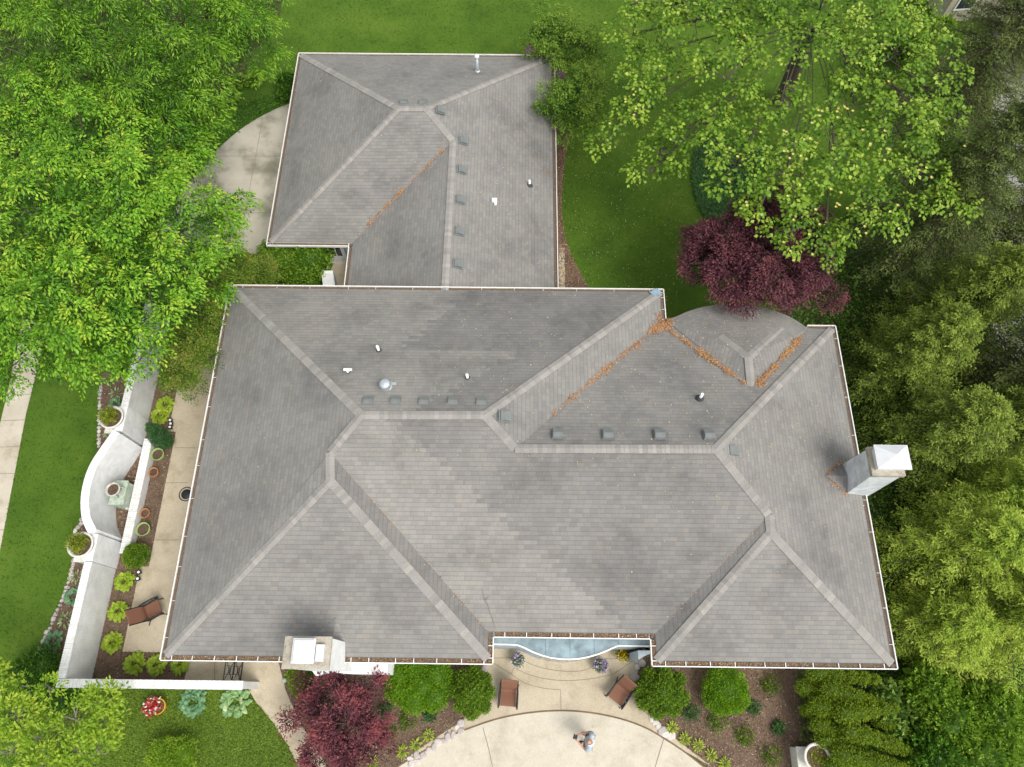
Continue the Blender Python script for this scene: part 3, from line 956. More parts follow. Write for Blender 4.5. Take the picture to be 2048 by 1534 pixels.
# front chimney with wide base
ch = MB()
ch.prism([(-6.53, 0.45), (-5.25, 0.45), (-5.25, 1.28), (-6.53, 1.28)], 2.2, 5.72)
chim = ch.build('chimney', M['stucco'], house)
chim['label'] = 'white front chimney with flat white metal cap'
b = MB()
x1, y1, _ = P(774, 1349, 2.3)
b.prism([(-6.6, 0.46), (-6.45, 0.30), (-5.9, y1 + .04), (-5.3, y1), (x1, y1), (x1, 1.3), (-6.6, 1.3)], 0, 2.3)
b.build('chimney_base', M['stucco'], chim)
b = MB()
b.prism([(-6.57, 0.43), (-5.22, 0.43), (-5.22, 1.32), (-6.57, 1.32)], 5.72, 5.84, bottom=True)
b.build('chimney_crown', M['crown'], chim)
b = MB()
p0, p1 = P(581, 1327, 6.1), P(632, 1277, 6.1)
cx, cy, dx, dy = (p0[0] + p1[0]) / 2, (p0[1] + p1[1]) / 2, p1[0] - p0[0], p1[1] - p0[1]
b.box((cx, cy, 5.95), (dx * .9, dy * .9, 0.22))
b.box((cx, cy, 6.08), (dx, dy, 0.05))
b.box((cx, cy, 6.125), (dx * .96, dy * .96, 0.04), taper=0.86)
b.build('flue_cap', M['whitemetal'], chim, bevel=0.006)
b = MB()
p0, p1 = P(630, 1323, 5.95), P(650, 1289, 5.95)
b.box(((p0[0] + p1[0]) / 2, (p0[1] + p1[1]) / 2, 5.92), (p1[0] - p0[0], p1[1] - p0[1], 0.14))
b.build('flue_cap', M['whitemetal'], chim, bevel=0.006)

# side chimney with pyramid cap
b = MB()
rows = []
for z, x0, y0, x1, y1 in ((2.0, 11.30, 6.20, 12.16, 7.24), (4.05, 11.28, 6.22, 12.14, 7.22), (5.84, 11.24, 6.29, 12.19, 7.15)):
    rows.append([(x0, y0, z), (x1, y0, z), (x1, y1, z), (x0, y1, z)])
b.grid(rows, closed=True, smooth=False)
c2 = b.build('chimney', M['chimney'], house)
c2['label'] = 'weathered white side chimney with pyramid metal cap'
b = MB()
b.prism([(11.2, 6.25), (12.24, 6.25), (12.24, 7.2), (11.2, 7.2)], 5.84, 6.0, bottom=True)
b.build('chimney_crown', M['crown'], c2)
b = MB()
p0, p1 = P(1757, 938, 6.35), P(1815, 890, 6.35)
cx, cy, dx, dy = (p0[0] + p1[0]) / 2, (p0[1] + p1[1]) / 2, (p1[0] - p0[0]), (p1[1] - p0[1])
b.box((cx, cy, 6.14), (dx * .85, dy * .85, 0.28))
b.box((cx, cy, 6.31), (dx, dy, 0.06))
hx, hy = dx * .48, dy * .48
ap = (cx, cy, 6.60)
q = [(cx - hx, cy - hy, 6.345), (cx + hx, cy - hy, 6.345), (cx + hx, cy + hy, 6.345), (cx - hx, cy + hy, 6.345)]
for i in range(4): b.face([q[i], q[(i + 1) % 4], ap])
b.build('flue_cap', M['whitemetal'], c2)
# crickets behind the chimneys
b = MB()
rz_ = lambda x: ZE + K * (vG_[0] - x)
pk = (10.50, 6.74, rz_(10.50) + 0.01)
for y in (6.22, 7.25):
    base = (11.3, y, rz_(11.3) + 0.02)
    top = (11.3, 6.74, rz_(10.50) - 0.02)
    pts = [pk, base, top] if y < 6.7 else [pk, top, base]
    facet(b, pts, (11.3, 6), (11.3, 7))
b.build('cricket', M['shingle'], roof)
b = MB()
ry_ = lambda y: ZE + K * (y - vA[1])
pk = (-5.55, 2.02, ry_(2.02) + 0.01)
for x in (-6.5, -5.2):
    base = (x, 1.27, ry_(1.27) + 0.02)
    top = (-5.6, 1.27, ry_(2.02) - 0.05)
    pts = [pk, top, base] if x > -5.5 else [pk, base, top]
    facet(b, pts, (-6, 1.27), (-5, 1.27))
b.build('cricket', M['shingle'], roof)

# roof vents: one slant-backed hood, copied over the slopes
def vent_proto(parent):
    b = MB()
    w = 0.165
    prof = [(-0.17, -0.01), (-0.16, 0.07), (-0.02, 0.12), (0.17, 0.085), (0.17, -0.01)]      # + is down the slope
    for i in range(len(prof) - 1):
        (s0, z0), (s1, z1) = prof[i], prof[i + 1]
        b.face([(-w, -s0, z0), (w, -s0, z0), (w, -s1, z1), (-w, -s1, z1)][::-1])
    b.face([(-w, -s, z) for s, z in prof]); b.face([(w, -s, z) for s, z in prof][::-1])
    b.box((0, 0, 0.004), (0.40, 0.44, 0.012))
    return b.build('roof_vent', M['vent'], None)


VENTS = [(roof, 6.0, l, 'N', ZE, vB[1]) for l in ((737, 803), (792, 803), (848, 804), (906, 804), (963, 805))] + \
        [(roof, 5.8, (1010, 833), 'E', ZE, vC[0])] + \
        [(roof, 5.7, l, 'N', ZE, vD[1]) for l in ((1116, 868), (1216, 869), (1319, 869), (1418, 870))] + \
        [(roof, 5.7, (1466, 902), 'E', ZE, vG_[0])] + \
        [(groof, 4.0, l, 'N', ZG, gB[1]) for l in ((808, 206), (846, 206))] + \
        [(groof, 3.6, l, 'E', ZG, gC[0]) for l in ((882, 221), (927, 282), (924, 340), (921, 400), (919, 463), (916, 528))]


def on_slope(u, v, side, z0, ref):
    z = z0 + 1
    for _ in range(12):
        p = P(u, v, z)
        z = z0 + K * (ref - (p[1] if side == 'N' else p[0]))
    return P(u, v, z)


proto = vent_proto(None)
tilt = math.atan(K)
first = True
for par, zg, (u, v), side, z0, ref in VENTS:
    o = proto if first else proto.copy()
    if not first: COL.objects.link(o)
    first = False
    p = on_slope(u, v, side, z0, ref)
    o.parent = par
    Rm = (Matrix.Rotation(math.pi, 4, 'Z') if side == 'N' else Matrix.Rotation(math.pi / 2, 4, 'Z'))
    Rt = Matrix.Rotation(tilt, 4, 'X')
    o.matrix_local = Matrix.Translation(Vector(p) - origin(par) + Vector((0, 0, .012))) @ Rm @ Rt


def pipe(u, v, h, r, side, z0, ref, mat='pvc', boot='rubber', br=0.1, par=None):
    p = on_slope(u, v, side, z0, ref)
    b = MB()
    b.lathe([(br * 1.5, -0.06), (br, 0.03), (r * 1.15, 0.12), (r * 1.15, -0.1)], p, 18)
    bo = b.build('pipe_boot', M[boot], par or roof)
    b = MB()
    b.lathe([(r, -0.1), (r, h), (r * .8, h), (r * .8, h - .1), (0.001, h - .1)], p, 18)
    b.build('vent_pipe', M[mat], par or roof)
    return p


pipe(758, 702, .38, .05, 'N', ZE, vB[1])
pipe(935, 757, .32, .05, 'N', ZE, vB[1])
pipe(1400, 796, .36, .05, 'N', ZE, vD[1])
pipe(1059, 370, .30, .05, 'E', ZG, gC[0], par=groof)
p = pipe(955, 143, .85, .075, 'N', ZG, gB[1], 'zinc', 'zinc', .12, groof)
b = MB()
b.lathe([(0.10, 0.80), (0.12, 0.86), (0.12, 0.92), (0.04, 0.98), (0.001, 0.98)], p, 18)
b.build('pipe_cap', M['whitemetal'], groof)
p = pipe(773, 776, .32, .13, 'N', ZE, vB[1], 'zinc', 'zinc', .19)
b = MB()
b.lathe([(0.17, .26), (0.19, .30), (0.185, .40), (0.12, .45), (0.001, .46)], p, 22)
b.build('pipe_cap', M['zinc'], roof)
p = on_slope(788, 769, 'N', ZE, vB[1])
b = MB(); b.box((p[0], p[1], p[2] + .05), (0.16, 0.1, 0.06)); b.build('cable_box', M['zinc'], roof)
p = pipe(697, 745, .16, .055, 'N', ZE, vB[1], 'pvc', 'rubber', .075)
b = MB(); b.tube([(p[0] - .13, p[1] + .03, p[2] + .18), (p[0] + .15, p[1] + .03, p[2] + .18)], 0.05, 12); b.build('pipe_tee', M['pvc'], roof)
p = on_slope(989, 403, 'E', ZG, gC[0])
b = MB(); b.box((p[0], p[1], p[2] + .08), (0.22, 0.16, 0.12)); b.box((p[0] + .05, p[1] - .14, p[2] + .04), (0.1, 0.14, 0.06)); b.build('vent_hood', M['pvc'], groof, bevel=.01)

# ------------------------------------------------------------------ courtyard walls
gwall = thing('garden_wall', 'tall white painted brick courtyard wall with a curved bay, left of the house', 'wall', (-15.2, 5, 0))
WX, WH, WT = -15.25, 1.75, 0.24


def wall_path(name, path, t, h, parent, mat='wbrick', cope=0.0, z0=0.0, label=None):
    """path = outer face; wall thickness to the right-hand side (inside)"""
    b = MB()
    n = len(path)
    inn = []
    for i, p in enumerate(path):
        a, c = path[max(i - 1, 0)], path[min(i + 1, n - 1)]
        d = Vector((c[0] - a[0], c[1] - a[1])).normalized()
        inn.append((p[0] + d.y * t, p[1] - d.x * t))
    u = 0
    for i in range(n - 1):
        p, q, r, s_ = path[i], path[i + 1], inn[i + 1], inn[i]
        l = math.hypot(q[0] - p[0], q[1] - p[1])
        b.face([(q[0], q[1], z0), (p[0], p[1], z0), (p[0], p[1], h), (q[0], q[1], h)], [(u + l, z0), (u, z0), (u, h), (u + l, h)])
        b.face([(s_[0], s_[1], z0), (r[0], r[1], z0), (r[0], r[1], h), (s_[0], s_[1], h)], [(u, z0), (u + l, z0), (u + l, h), (u, h)])
        b.face([(p[0], p[1], h), (s_[0], s_[1], h), (r[0], r[1], h), (q[0], q[1], h)], [(u, 0), (u, t), (u + l, t), (u + l, 0)])
        u += l
    for p, s_ in ((path[0], inn[0]), (inn[-1], path[-1])):
        b.face([(p[0], p[1], z0), (s_[0], s_[1], z0), (s_[0], s_[1], h), (p[0], p[1], h)], [(0, z0), (t, z0), (t, h), (0, h)])
    o = b.build(name, M[mat], parent)
    if label: o['label'] = label
    if cope:
        cb = MB()
        for i in range(n - 1):
            p, q = Vector(path[i]), Vector(path[i + 1])
            d = (q - p)
            L = d.length
            d.normalize()
            k = max(1, int(L / 0.078))
            nn = Vector((d.y, -d.x))
            for j in range(k):
                c = p + d * (L * (j + .5) / k) + nn * t / 2
                cb.box((c.x, c.y, h + 0.033 + random.uniform(-.003, .003)), (L / k - 0.008, t + 2 * cope, 0.058), math.atan2(d.y, d.x), random.random())
        cb.build('coping', M['coping'], o)
    return o


wall_path('wall_run', [(WX, 0.14), (WX, 3.98)], WT, WH - .06, gwall, cope=0.02)
wall_path('wall_run', [(-9.0, -0.13), (WX, -0.13)], WT, WH - .06, gwall, cope=0.02)
wall_path('wall_run', [(WX, 9.92), (WX, 14.5)], WT, WH - .06, gwall, cope=0.02)
CURVE = smooth([(-15.22, 4.92), (-15.58, 5.45), (-15.80, 6.15), (-15.86, 6.85), (-15.78, 7.5), (-15.56, 8.1), (-15.22, 8.86)], 5)
wall_path('curved_wall', CURVE, 0.30, 1.98, gwall, 'stucco', label='tall smooth white wall bulging out behind the fountain')
for y0, y1 in ((4.0, 4.96), (8.88, 9.9)):
    b = MB()
    b.prism([(-15.3, y0), (-14.98, y0), (-14.98, y1), (-15.3, y1)], 0, WH + 0.03)
    pr = b.build('pier', M['stucco'], gwall)
    b = MB()
    b.box((-15.46, (y0 + y1) / 2, 0.74), (0.62, y1 - y0 - .06, 1.48))
    b.box((-15.45, (y0 + y1) / 2, 1.52), (0.68, y1 - y0, 0.08))
    b.build('plinth', M['cement'], pr, bevel=.01)
lw = thing('low_wall', 'knee high white brick wall closing the fountain niche', 'wall', (-14.6, 6.7, 0))
wall_path('wall_run', [(-14.76, 4.50), (-14.76, 9.02)], 0.30, 0.42, lw, cope=0.015)
NICHE = [(-15.45, 5.3), (-14.76, 4.96), (-14.76, 9.0), (-15.2, 8.6), (-15.5, 7.8), (-15.56, 6.6)]
slab('pebble_bed', NICHE, M['mulch'], -0.05, 0.02)

# fountain in the niche
ft = thing('fountain', 'mossy green stone fountain with an urn, in the curved white wall', 'fountain', (-15.05, 6.75, 0))
b = MB()
b.box((-15.06, 6.70, 0.45), (0.50, 0.86, 0.9))
b.box((-15.06, 6.70, 0.93), (0.56, 0.94, 0.07))
b.build('pedestal', M['patina'], ft, bevel=.015)
b = MB()
b.box((-14.80 - .08, 6.98, 0.17), (0.26, 0.34, 0.34)); b.box((-14.88, 6.38, 0.16), (0.26, 0.36, 0.32))
b.build('carved_block', M['stone'], ft, bevel=.02)
ux, uy, _ = P(226.5, 979, 1.35)
b = MB()
b.lathe([(0.12, 0.96), (0.14, 1.0), (0.07, 1.04), (0.07, 1.10), (0.17, 1.17), (0.245, 1.28), (0.25, 1.36), (0.275, 1.38), (0.27, 1.41), (0.225, 1.41), (0.21, 1.33), (0.001, 1.32)], (ux, uy, 0), 26)
b.build('urn', M['stone'], ft)
b = MB()
for a in (0.4, 2.2, 3.6, 5.2):
    x, y = ux + .28 * math.cos(a), uy + .28 * math.sin(a)
    b.tube([(ux + .2 * math.cos(a), uy + .2 * math.sin(a), 1.1), (x, y, 1.17), (x * 1.0, y, 1.30), (ux + .24 * math.cos(a), uy + .24 * math.sin(a), 1.36)], [.03, .045, .035, .02], 8)
b.build('urn_handle', M['patina'], ft)
b = MB()
b.lathe([(0.001, 1.345), (0.1, 1.35), (0.218, 1.342)], (ux, uy, 0), 20)
b.build('soil', M['soil'], ft)

# ------------------------------------------------------------------ leaves and plants toolkit
def clump(name, c, n, r, h, L, Wd, mat, parent=None, up=0.35, seed=0):
    """rosette of broad arching leaves (hosta-like)"""
    g = np.random.default_rng(seed)
    V, T = [], []
    for i in range(n):
        a = i * 2.39996 + g.uniform(-.3, .3)
        f = math.sqrt((i + .5) / n)
        l = L * g.uniform(.75, 1.15) * (0.7 + 0.3 * f)
        w = Wd * g.uniform(.8, 1.15)
        el = (1 - f) * 1.0 + up * g.uniform(.4, 1.2) * (1 - .6 * f)
        d = np.array([math.cos(a), math.sin(a), 0])
        s = np.array([-math.sin(a), math.cos(a), 0])
        base = np.array(c) + d * r * f * 0.55 + np.array([0, 0, h * (1 - .55 * f) * g.uniform(.7, 1.0)])
        dd = d * math.cos(el) + np.array([0, 0, math.sin(el)])
        m1 = base + dd * l * .35
        m2 = base + dd * l * .72 - np.array([0, 0, l * .10])
        tp = base + dd * l - np.array([0, 0, l * .28])
        nn = np.cross(dd, s) * -1
        cup = nn * w * .12
        t = np.clip(g.normal(.5, .22), 0, 1)
        V += [[base, m1 - s * w * .5 + cup, m2, m1 * .999], [base, m1, m2, m1 + s * w * .5 + cup]]
        V += [[m1 - s * w * .5 + cup, m2 - s * w * .38 + cup, tp, m2], [m1 + s * w * .5 + cup, m2, tp, m2 + s * w * .38 + cup]]
        T += [t, t * .93, t, t * .93]
    V = np.array(V)
    return quads_mesh(name, V, T, mat, parent)


def fuzz(g, lobes, n, L, Wd, spread=0.5, zmin=-0.25, shell=(0.86, 1.04), noise=0.12, nf=3.0, lift=0.2):
    """short leaves all over a set of ellipsoids (cx,cy,cz,rx,ry,rz); leaves hidden inside another lobe are dropped"""
    lob = np.array(lobes, float)
    w = lob[:, 3] * lob[:, 4] + lob[:, 5] * (lob[:, 3] + lob[:, 4]) * .5
    idx = g.choice(len(lob), n, p=w / w.sum())
    d = nrm(g.normal(size=(n, 3)))
    bad = d[:, 2] < zmin
    d[bad, 2] *= -1
    c, R = lob[idx, :3], lob[idx, 3:6]
    ph = lob[idx, 0] * 7.3
    nz = np.sin(d[:, 0] * nf * 2.1 + ph) * np.sin(d[:, 1] * nf * 2.3 + ph * 1.7) + 0.5 * np.sin(d[:, 2] * nf * 4 + d[:, 0] * nf * 5 + ph)
    rr = g.uniform(shell[0], shell[1], n) * (1 + noise * nz)
    p = c + d * R * rr[:, None]
    keep = np.ones(n, bool)
    for k in range(len(lob)):
        e = (((p - lob[k, :3]) / (lob[k, 3:6] * .8)) ** 2).sum(1) < 1
        keep &= ~(e & (idx != k))
    p, d, nz = p[keep], d[keep], nz[keep]
    n = len(p)
    out = nrm(d / lob[idx[keep], 3:6])
    dd = nrm(out + g.normal(size=(n, 3)) * spread + np.array([0, 0, lift]))
    up = nrm(out * .6 + g.normal(size=(n, 3)) * .5 + np.array([0, 0, .5]))
    l = L * g.uniform(.6, 1.3, n)
    t = np.clip(0.45 + 0.16 * nz + g.normal(0, .18, n), 0, 1)
    return leaf_quads(p - dd * l[:, None] * .4, dd, up, l, Wd * g.uniform(.7, 1.3, n)), t


def core(lobes, k=0.8, n=14, m=8):
    V = []
    for cx, cy, cz, rx, ry, rz in lobes:
        for i in range(m):
            for j in range(n):
                q = []
                for a, b_ in ((i, j), (i, j + 1), (i + 1, j + 1), (i + 1, j)):
                    th, ph = math.pi * a / m, 2 * math.pi * b_ / n
                    q.append((cx + k * rx * math.sin(th) * math.cos(ph), cy + k * ry * math.sin(th) * math.sin(ph), cz + k * rz * math.cos(th)))
                V.append(q)
    return np.array(V)


def shrub(name, label, cat, lobes, n, L, Wd, mat, group=None, corek=0.82, seed=1, stems=True, **kw):
    g = np.random.default_rng(seed)
    cx = sum(l[0] for l in lobes) / len(lobes)
    cy = sum(l[1] for l in lobes) / len(lobes)
    t = thing(name, label, cat, (cx, cy, 0), group)
    V, T = fuzz(g, lobes, n, L, Wd, **kw)
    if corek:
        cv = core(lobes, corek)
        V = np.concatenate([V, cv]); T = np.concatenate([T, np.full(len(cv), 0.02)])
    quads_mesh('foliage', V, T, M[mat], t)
    if stems:
        b = MB()
        for l in lobes[:6]:
            b.tube([(cx + (l[0] - cx) * .3, cy + (l[1] - cy) * .3, 0), (l[0], l[1], max(.05, l[2]))], [0.03, 0.012], 6)
        b.build('stem', M['bark'], t)
    return t


def lobe_px(u, v, z, rpx, rz=None, ry=None):
    """ellipsoid whose centre stands at height z; radius given in photograph pixels at that height"""
    p = P(u, v, z)
    q = P(u + rpx, v, z)
    r = q[0] - p[0]
    return (p[0], p[1], z, r, r if ry is None else ry * r, r if rz is None else rz)


# ------------------------------------------------------------------ pots, bowls, flowers
def pot(name, label, px, z, r, h, mat, soilz=0.85, cat='pot', loc=None, th=0.12):
    x, y = (PX(px[0], px[1], z + h) if loc is None else loc)
    t = thing(name, label, cat, (x, y, z))
    b = MB()
    b.lathe([(r * .62, z), (r * .82, z + h * .5), (r * .98, z + h * .9), (r, z + h), (r * (1 - th), z + h), (r * (.93 - th), z + h * soilz), (r * (.9 - th), z + h * (soilz - .05))], (x, y, 0), 28, cap=True)
    b.build('bowl' if cat == 'planter' else 'pot_body', M[mat], t)
    b = MB()
    b.lathe([(0.001, z + h * soilz), (r * (.94 - th), z + h * (soilz - .01))], (x, y, 0), 20, cap=False)
    b.build('soil', M['soil'], t)
    return t, x, y, z + h * soilz


def fill(t, x, y, z, r, h, n, L, Wd, mat, seed=3, name='plant', spread=.7):
    g = np.random.default_rng(seed)
    V, T = fuzz(g, [(x, y, z + h * .2, r, r, h)], n, L, Wd, spread=spread, zmin=0.0, shell=(.35, 1.05))
    quads_mesh(name, V, T, M[mat], t)


for (px, lab, sd, off) in (((222, 834), 'round concrete bowl of spiky gold green plants on the upper pier, below the big tree', 4, -.1), ((160, 1089), 'round concrete bowl of spiky gold green plants on the lower pier', 5, -.08)):
    t, x, y, z = pot('bowl_planter', lab, px, 1.56, 0.46, 0.46, 'cement', .8, 'planter', th=.14)
    fill(t, x + off, y + .05, z, .36, .34, 900, .16, .022, 'potgrass', sd)
t, x, y, z = pot('bowl_planter', 'round concrete bowl of low moss on a stone wall end, bottom right', (1636, 1516), 0.75, 0.46, 0.42, 'cement', .86, 'planter', th=.16)
fill(t, x, y, z - .1, .38, .13, 1500, .06, .03, 'potgrass', 6)
b = MB()
x, y, _ = P(1607, 1520, .75)
b.box((x + .1, y - .2, .36), (.55, 1.1, .72)); b.box((x + .1, y - .2, .75), (.62, 1.2, .06))
pw = tag(b.build('stone_pier', M['cement'], None, (x, y, 0), bevel=.015), 'pale stone wall end under the mossy bowl', 'pier')
pot('flower_pot', 'green rimmed pot of bare soil beside the pointed juniper', (314, 908), 0.012, .26, .36, 'green_glaze', .8)
pot('flower_pot', 'terracotta pot of bare soil nearest the fountain', (306, 944), 0.012, .20, .26, 'terra', .8)
pot('flower_pot', 'small terracotta pot between fountain and round shrub', (289, 1026), 0.012, .19, .24, 'terra', .8)
pot('flower_pot', 'green rimmed pot of bare soil nearest the round clipped shrub', (285, 1058), 0.012, .27, .34, 'green_glaze', .8)
t, x, y, z = pot('flower_pot', 'orange yellow pot of red and white flowers on the lower left lawn', (315, 1413), 0.01, .27, .38, 'orange_glaze', .85)
fill(t, x - .17, y, z, .33, .24, 420, .075, .07, 'redwhite', 8, 'flowers'); fill(t, x - .15, y, z - .05, .3, .18, 260, .09, .04, 'lilac', 9)
for px, lab, sd in (((1036, 1320), 'pot of lilac and white petunias left of the entrance', 11), ((1201, 1331), 'pot of lilac and white petunias right of the entrance', 12)):
    t, x, y, z = pot('petunia_pot', lab, px, 0.04, .22, .38, 'cement', .85)
    fill(t, x, y, z, .24, .26, 420, .09, .05, 'lilac', sd); fill(t, x, y, z + .05, .26, .26, 260, .065, .06, 'petunia', sd + 9, 'flowers')
t, x, y, z = pot('flower_pot', 'pot of yellow flowers under the eave right of the entrance', (1245, 1307), 0.04, .2, .35, 'cement', .85)
fill(t, x, y, z, .26, .2, 200, .09, .05, 'lilac', 14); fill(t, x, y, z + .06, .28, .18, 200, .07, .06, 'yellow', 15, 'flowers')

# ------------------------------------------------------------------ furniture
def chair(label, loc, rz, lounge=False):
    """sling chair facing +Y before turning; curled iron arms"""
    t = thing('sling_chair', label, 'chair')
    w = 0.27
    rec = 0.34 if lounge else 0.22
    prof = [(0.33, 0.40), (0.30, 0.43), (0.1, 0.41), (-0.12, 0.37), (-0.20, 0.40), (-0.26, 0.55), (-0.26 - rec * .6, 0.80), (-0.26 - rec, 0.98), (-0.30 - rec, 1.0)]
    pr = smooth(prof, 4)
    b = MB()
    b.grid([[(-w, y, z), (0, y, z - .012), (w, y, z)] for y, z in pr][::-1])
    b.grid([[(-w, y - .01, z - .02), (0, y - .01, z - .032), (w, y - .01, z - .02)] for y, z in pr])
    b.build('sling', M['sling'], t)
    for s in (-1, 1):
        x = s * (w + 0.025)
        b = MB()
        b.tube([(x, y, z - .005) for y, z in pr], 0.019, 8)
        b.build('side_rail', M['iron'], t)
        b = MB()
        arm = [(x, -0.30, 0.62), (x + s * .02, -0.1, 0.66), (x + s * .03, 0.15, 0.65), (x + s * .03, 0.33, 0.60), (x + s * .03, 0.39, 0.53), (x + s * .03, 0.35, 0.47), (x + s * .03, 0.29, 0.49), (x + s * .03, 0.29, 0.54)]
        b.tube(smooth(arm, 3), [0.028] * 99 if False else 0.027, 8)
        b.build('arm', M['iron'], t)
        b = MB()
        b.tube([(x, 0.28, 0.42), (x + s * .01, 0.33, 0.2), (x + s * .03, 0.37, 0.0)], [.02, .018, .02], 8)
        b.build('leg', M['iron'], t)
        b = MB()
        b.tube([(x, -0.14, 0.38), (x + s * .01, -0.26, 0.2), (x + s * .03, -0.40, 0.0)], [.02, .018, .02], 8)
        b.build('leg', M['iron'], t)
        b = MB()
        for k in range(3):
            yy = -.12 + .17 * k
            b.tube([(x, yy + .07 * math.cos(a), .53 + .08 * math.sin(a)) for a in np.linspace(0, 2 * math.pi, 11)], 0.010, 6, cap=False)
        b.build('scroll', M['iron'], t)
    b = MB()
    b.tube([(-w, 0.30, .38), (w, 0.30, .38)], .016, 8)
    b.build('stretcher', M['iron'], t)
    t.location = loc
    t.rotation_euler = (0, 0, rz)
    return t


x, y, _ = P(1017, 1392, .45)
chair('brown sling chair standing left on the front terrace, back to the house', (x, y, 0.038), math.radians(176))
x, y, _ = P(1240, 1386, .45)
chair('brown sling chair standing right on the front terrace, turned at an angle', (x, y, 0.038), math.radians(142))
x, y, _ = P(303, 1221, .45)
chair('brown sling chair tucked partly under the eave in the courtyard', (x, y, 0.03), math.radians(-60), True)

# pale curved seat in the nook
t = thing('curved_seat', 'pale grey curved seat in the nook between house and garage wing', 'seat', (-7.6, 15.4, 0))
yo = P(655, 541, .98)[1] - 16.25
prof = smooth([(16.25 + yo, 0.98), (16.15 + yo, 0.96), (15.95 + yo, 0.62), (15.75 + yo, 0.44), (15.35, 0.40), (15.05, 0.36), (14.95, 0.25)], 4)
b = MB()
xs = (PX(643, 545, .9)[0], PX(667, 545, .9)[0])
b.grid([[(xs[0], y, z), (xs[1], y, z)] for y, z in prof])
b.build('seat', M['stucco'], t)
for x in (xs[0] - .02, xs[1] + .02):
    b = MB()
    b.face([(x, y, z - .01) for y, z in prof] + [(x, 14.95, 0.03), (x, 16.0 + yo, 0.03)])
    b.build('side_panel', M['greywall'], t)

# round black grate half under the eave
x, y, _ = P(372, 988, .06)
t = thing('round_grate', 'round black lid in the courtyard paving, half under the eave', 'lid', (x, y, .03))
b = MB(); b.lathe([(0.001, .09), (.12, .085), (.19, .06), (.20, .03)], (x, y, 0), 24); b.build('lid', M['iron'], t)
b = MB(); b.tube([(x + .27 * math.cos(a), y + .27 * math.sin(a), .05) for a in np.linspace(0, 2 * math.pi, 29)], .018, 8, cap=False); b.build('rim', M['iron'], t)

# wrought iron gate
gx = PX(484, 1345, 0)[0]
t = thing('iron_gate', 'black wrought iron gate between the courtyard wall and the house', 'gate', (gx, .45, 0))
ya, yb = 0.13, 0.80
b = MB()
for y in (ya, yb): b.box((gx, y, .89), (.035, .035, 1.7))
for z in (.06, .84, .9, 1.72): b.box((gx, (ya + yb) / 2, z), (.03, yb - ya - .035, .03))
b.build('frame', M['iron'], t)
b = MB()
for z0, z1 in ((.08, .82), (.92, 1.70)):
    b.tube([(gx, ya, z0), (gx, yb, z1)], .012, 6); b.tube([(gx + .014, ya, z1), (gx + .014, yb, z0)], .012, 6)
    ym, zm = (ya + yb) / 2, (z0 + z1) / 2
    b.tube([(gx + .02, ym + .1 * math.cos(a), zm + .1 * math.sin(a)) for a in np.linspace(0, 2 * math.pi, 15)], .012, 6, cap=False)
    for y in (ya + .2, yb - .2): b.tube([(gx - .012, y, z0), (gx - .012, y, z1)], .009, 6)
b.build('scrollwork', M['iron'], t)
b = MB(); b.tube([(gx + .03, ya + .05, .95), (gx + .08, ya + .06, .97), (gx + .08, ya + .16, .97), (gx + .03, ya + .17, .95)], .014, 8); b.build('handle', M['zinc'], t)

# path lights
def path_light(label, px, grp):
    x, y, _ = P(px[0], px[1], .3)
    t = thing('path_light', label, 'garden light', (x, y, 0.01), grp)
    b = MB(); b.tube([(x, y, 0), (x, y, .26)], .018, 8); b.build('stake', M['iron'], t)
    b = MB(); b.lathe([(.05, .2), (.088, .24), (.088, .29), (.05, .31)], (x, y, 0), 16); b.build('housing', M['iron'], t)
    b = MB(); b.lathe([(.052, .312), (.046, .325), (.001, .33)], (x, y, 0), 16); b.build('cap', M['pvc'], t)


for px, lab in (((340, 840), 'black path light with white top, uppermost of three beside the chartreuse hosta'), ((341, 847), 'black path light with white top, middle one of three beside the chartreuse hosta'), ((339.5, 854), 'black path light with white top, lowest of three beside the chartreuse hosta'),
                ((277, 1144), 'black path light with white top, just below the round clipped shrub'), ((275, 1157), 'black path light with white top, beside the first hosta below the round shrub')):
    path_light(lab, px, 'path lights along the courtyard bed')
x, y, _ = P(569, 1361, .1)
b = MB(); b.lathe([(.07, 0), (.085, .06), (.08, .1), (.06, .12), (.001, .13)], (x, y, 0.03), 18)
tag(b.build('ground_cap', M['patina'], None, (x, y, 0.03)), 'small round green cap beside the front walk', 'cap')

# edging stones
def stone(name, label, group, loc, r, seed, mat='cobble', flat=.6):
    g = random.Random(seed)
    b = MB()
    n = 9
    f = [g.uniform(.82, 1.15) for _ in range(n)]
    e = g.uniform(.75, 1.25)
    rows = []
    for k, z in ((.78, -.05), (1, .25 * flat), (.93, .62 * flat), (.6, .9 * flat)):
        rows.append([(loc[0] + r * k * f[i] * e * math.cos(2 * math.pi * i / n), loc[1] + r * k * f[i] / e * math.sin(2 * math.pi * i / n), loc[2] + r * z) for i in range(n)])
    tn = g.random()
    b.grid(rows, closed=True, tint=tn)
    b.face(rows[-1], None, tn, True)
    return tag(b.build(name, M[mat], None, (loc[0], loc[1], loc[2])), label, 'stone', group)


def along(pts, step):
    out, acc = [pts[0]], 0
    for i in range(len(pts) - 1):
        a, c = Vector(pts[i]), Vector(pts[i + 1])
        L = (c - a).length
        while acc + step <= L + 1e-9:
            acc += step
            out.append(tuple(a + (c - a) * (acc / L)))
        acc -= L
    return out


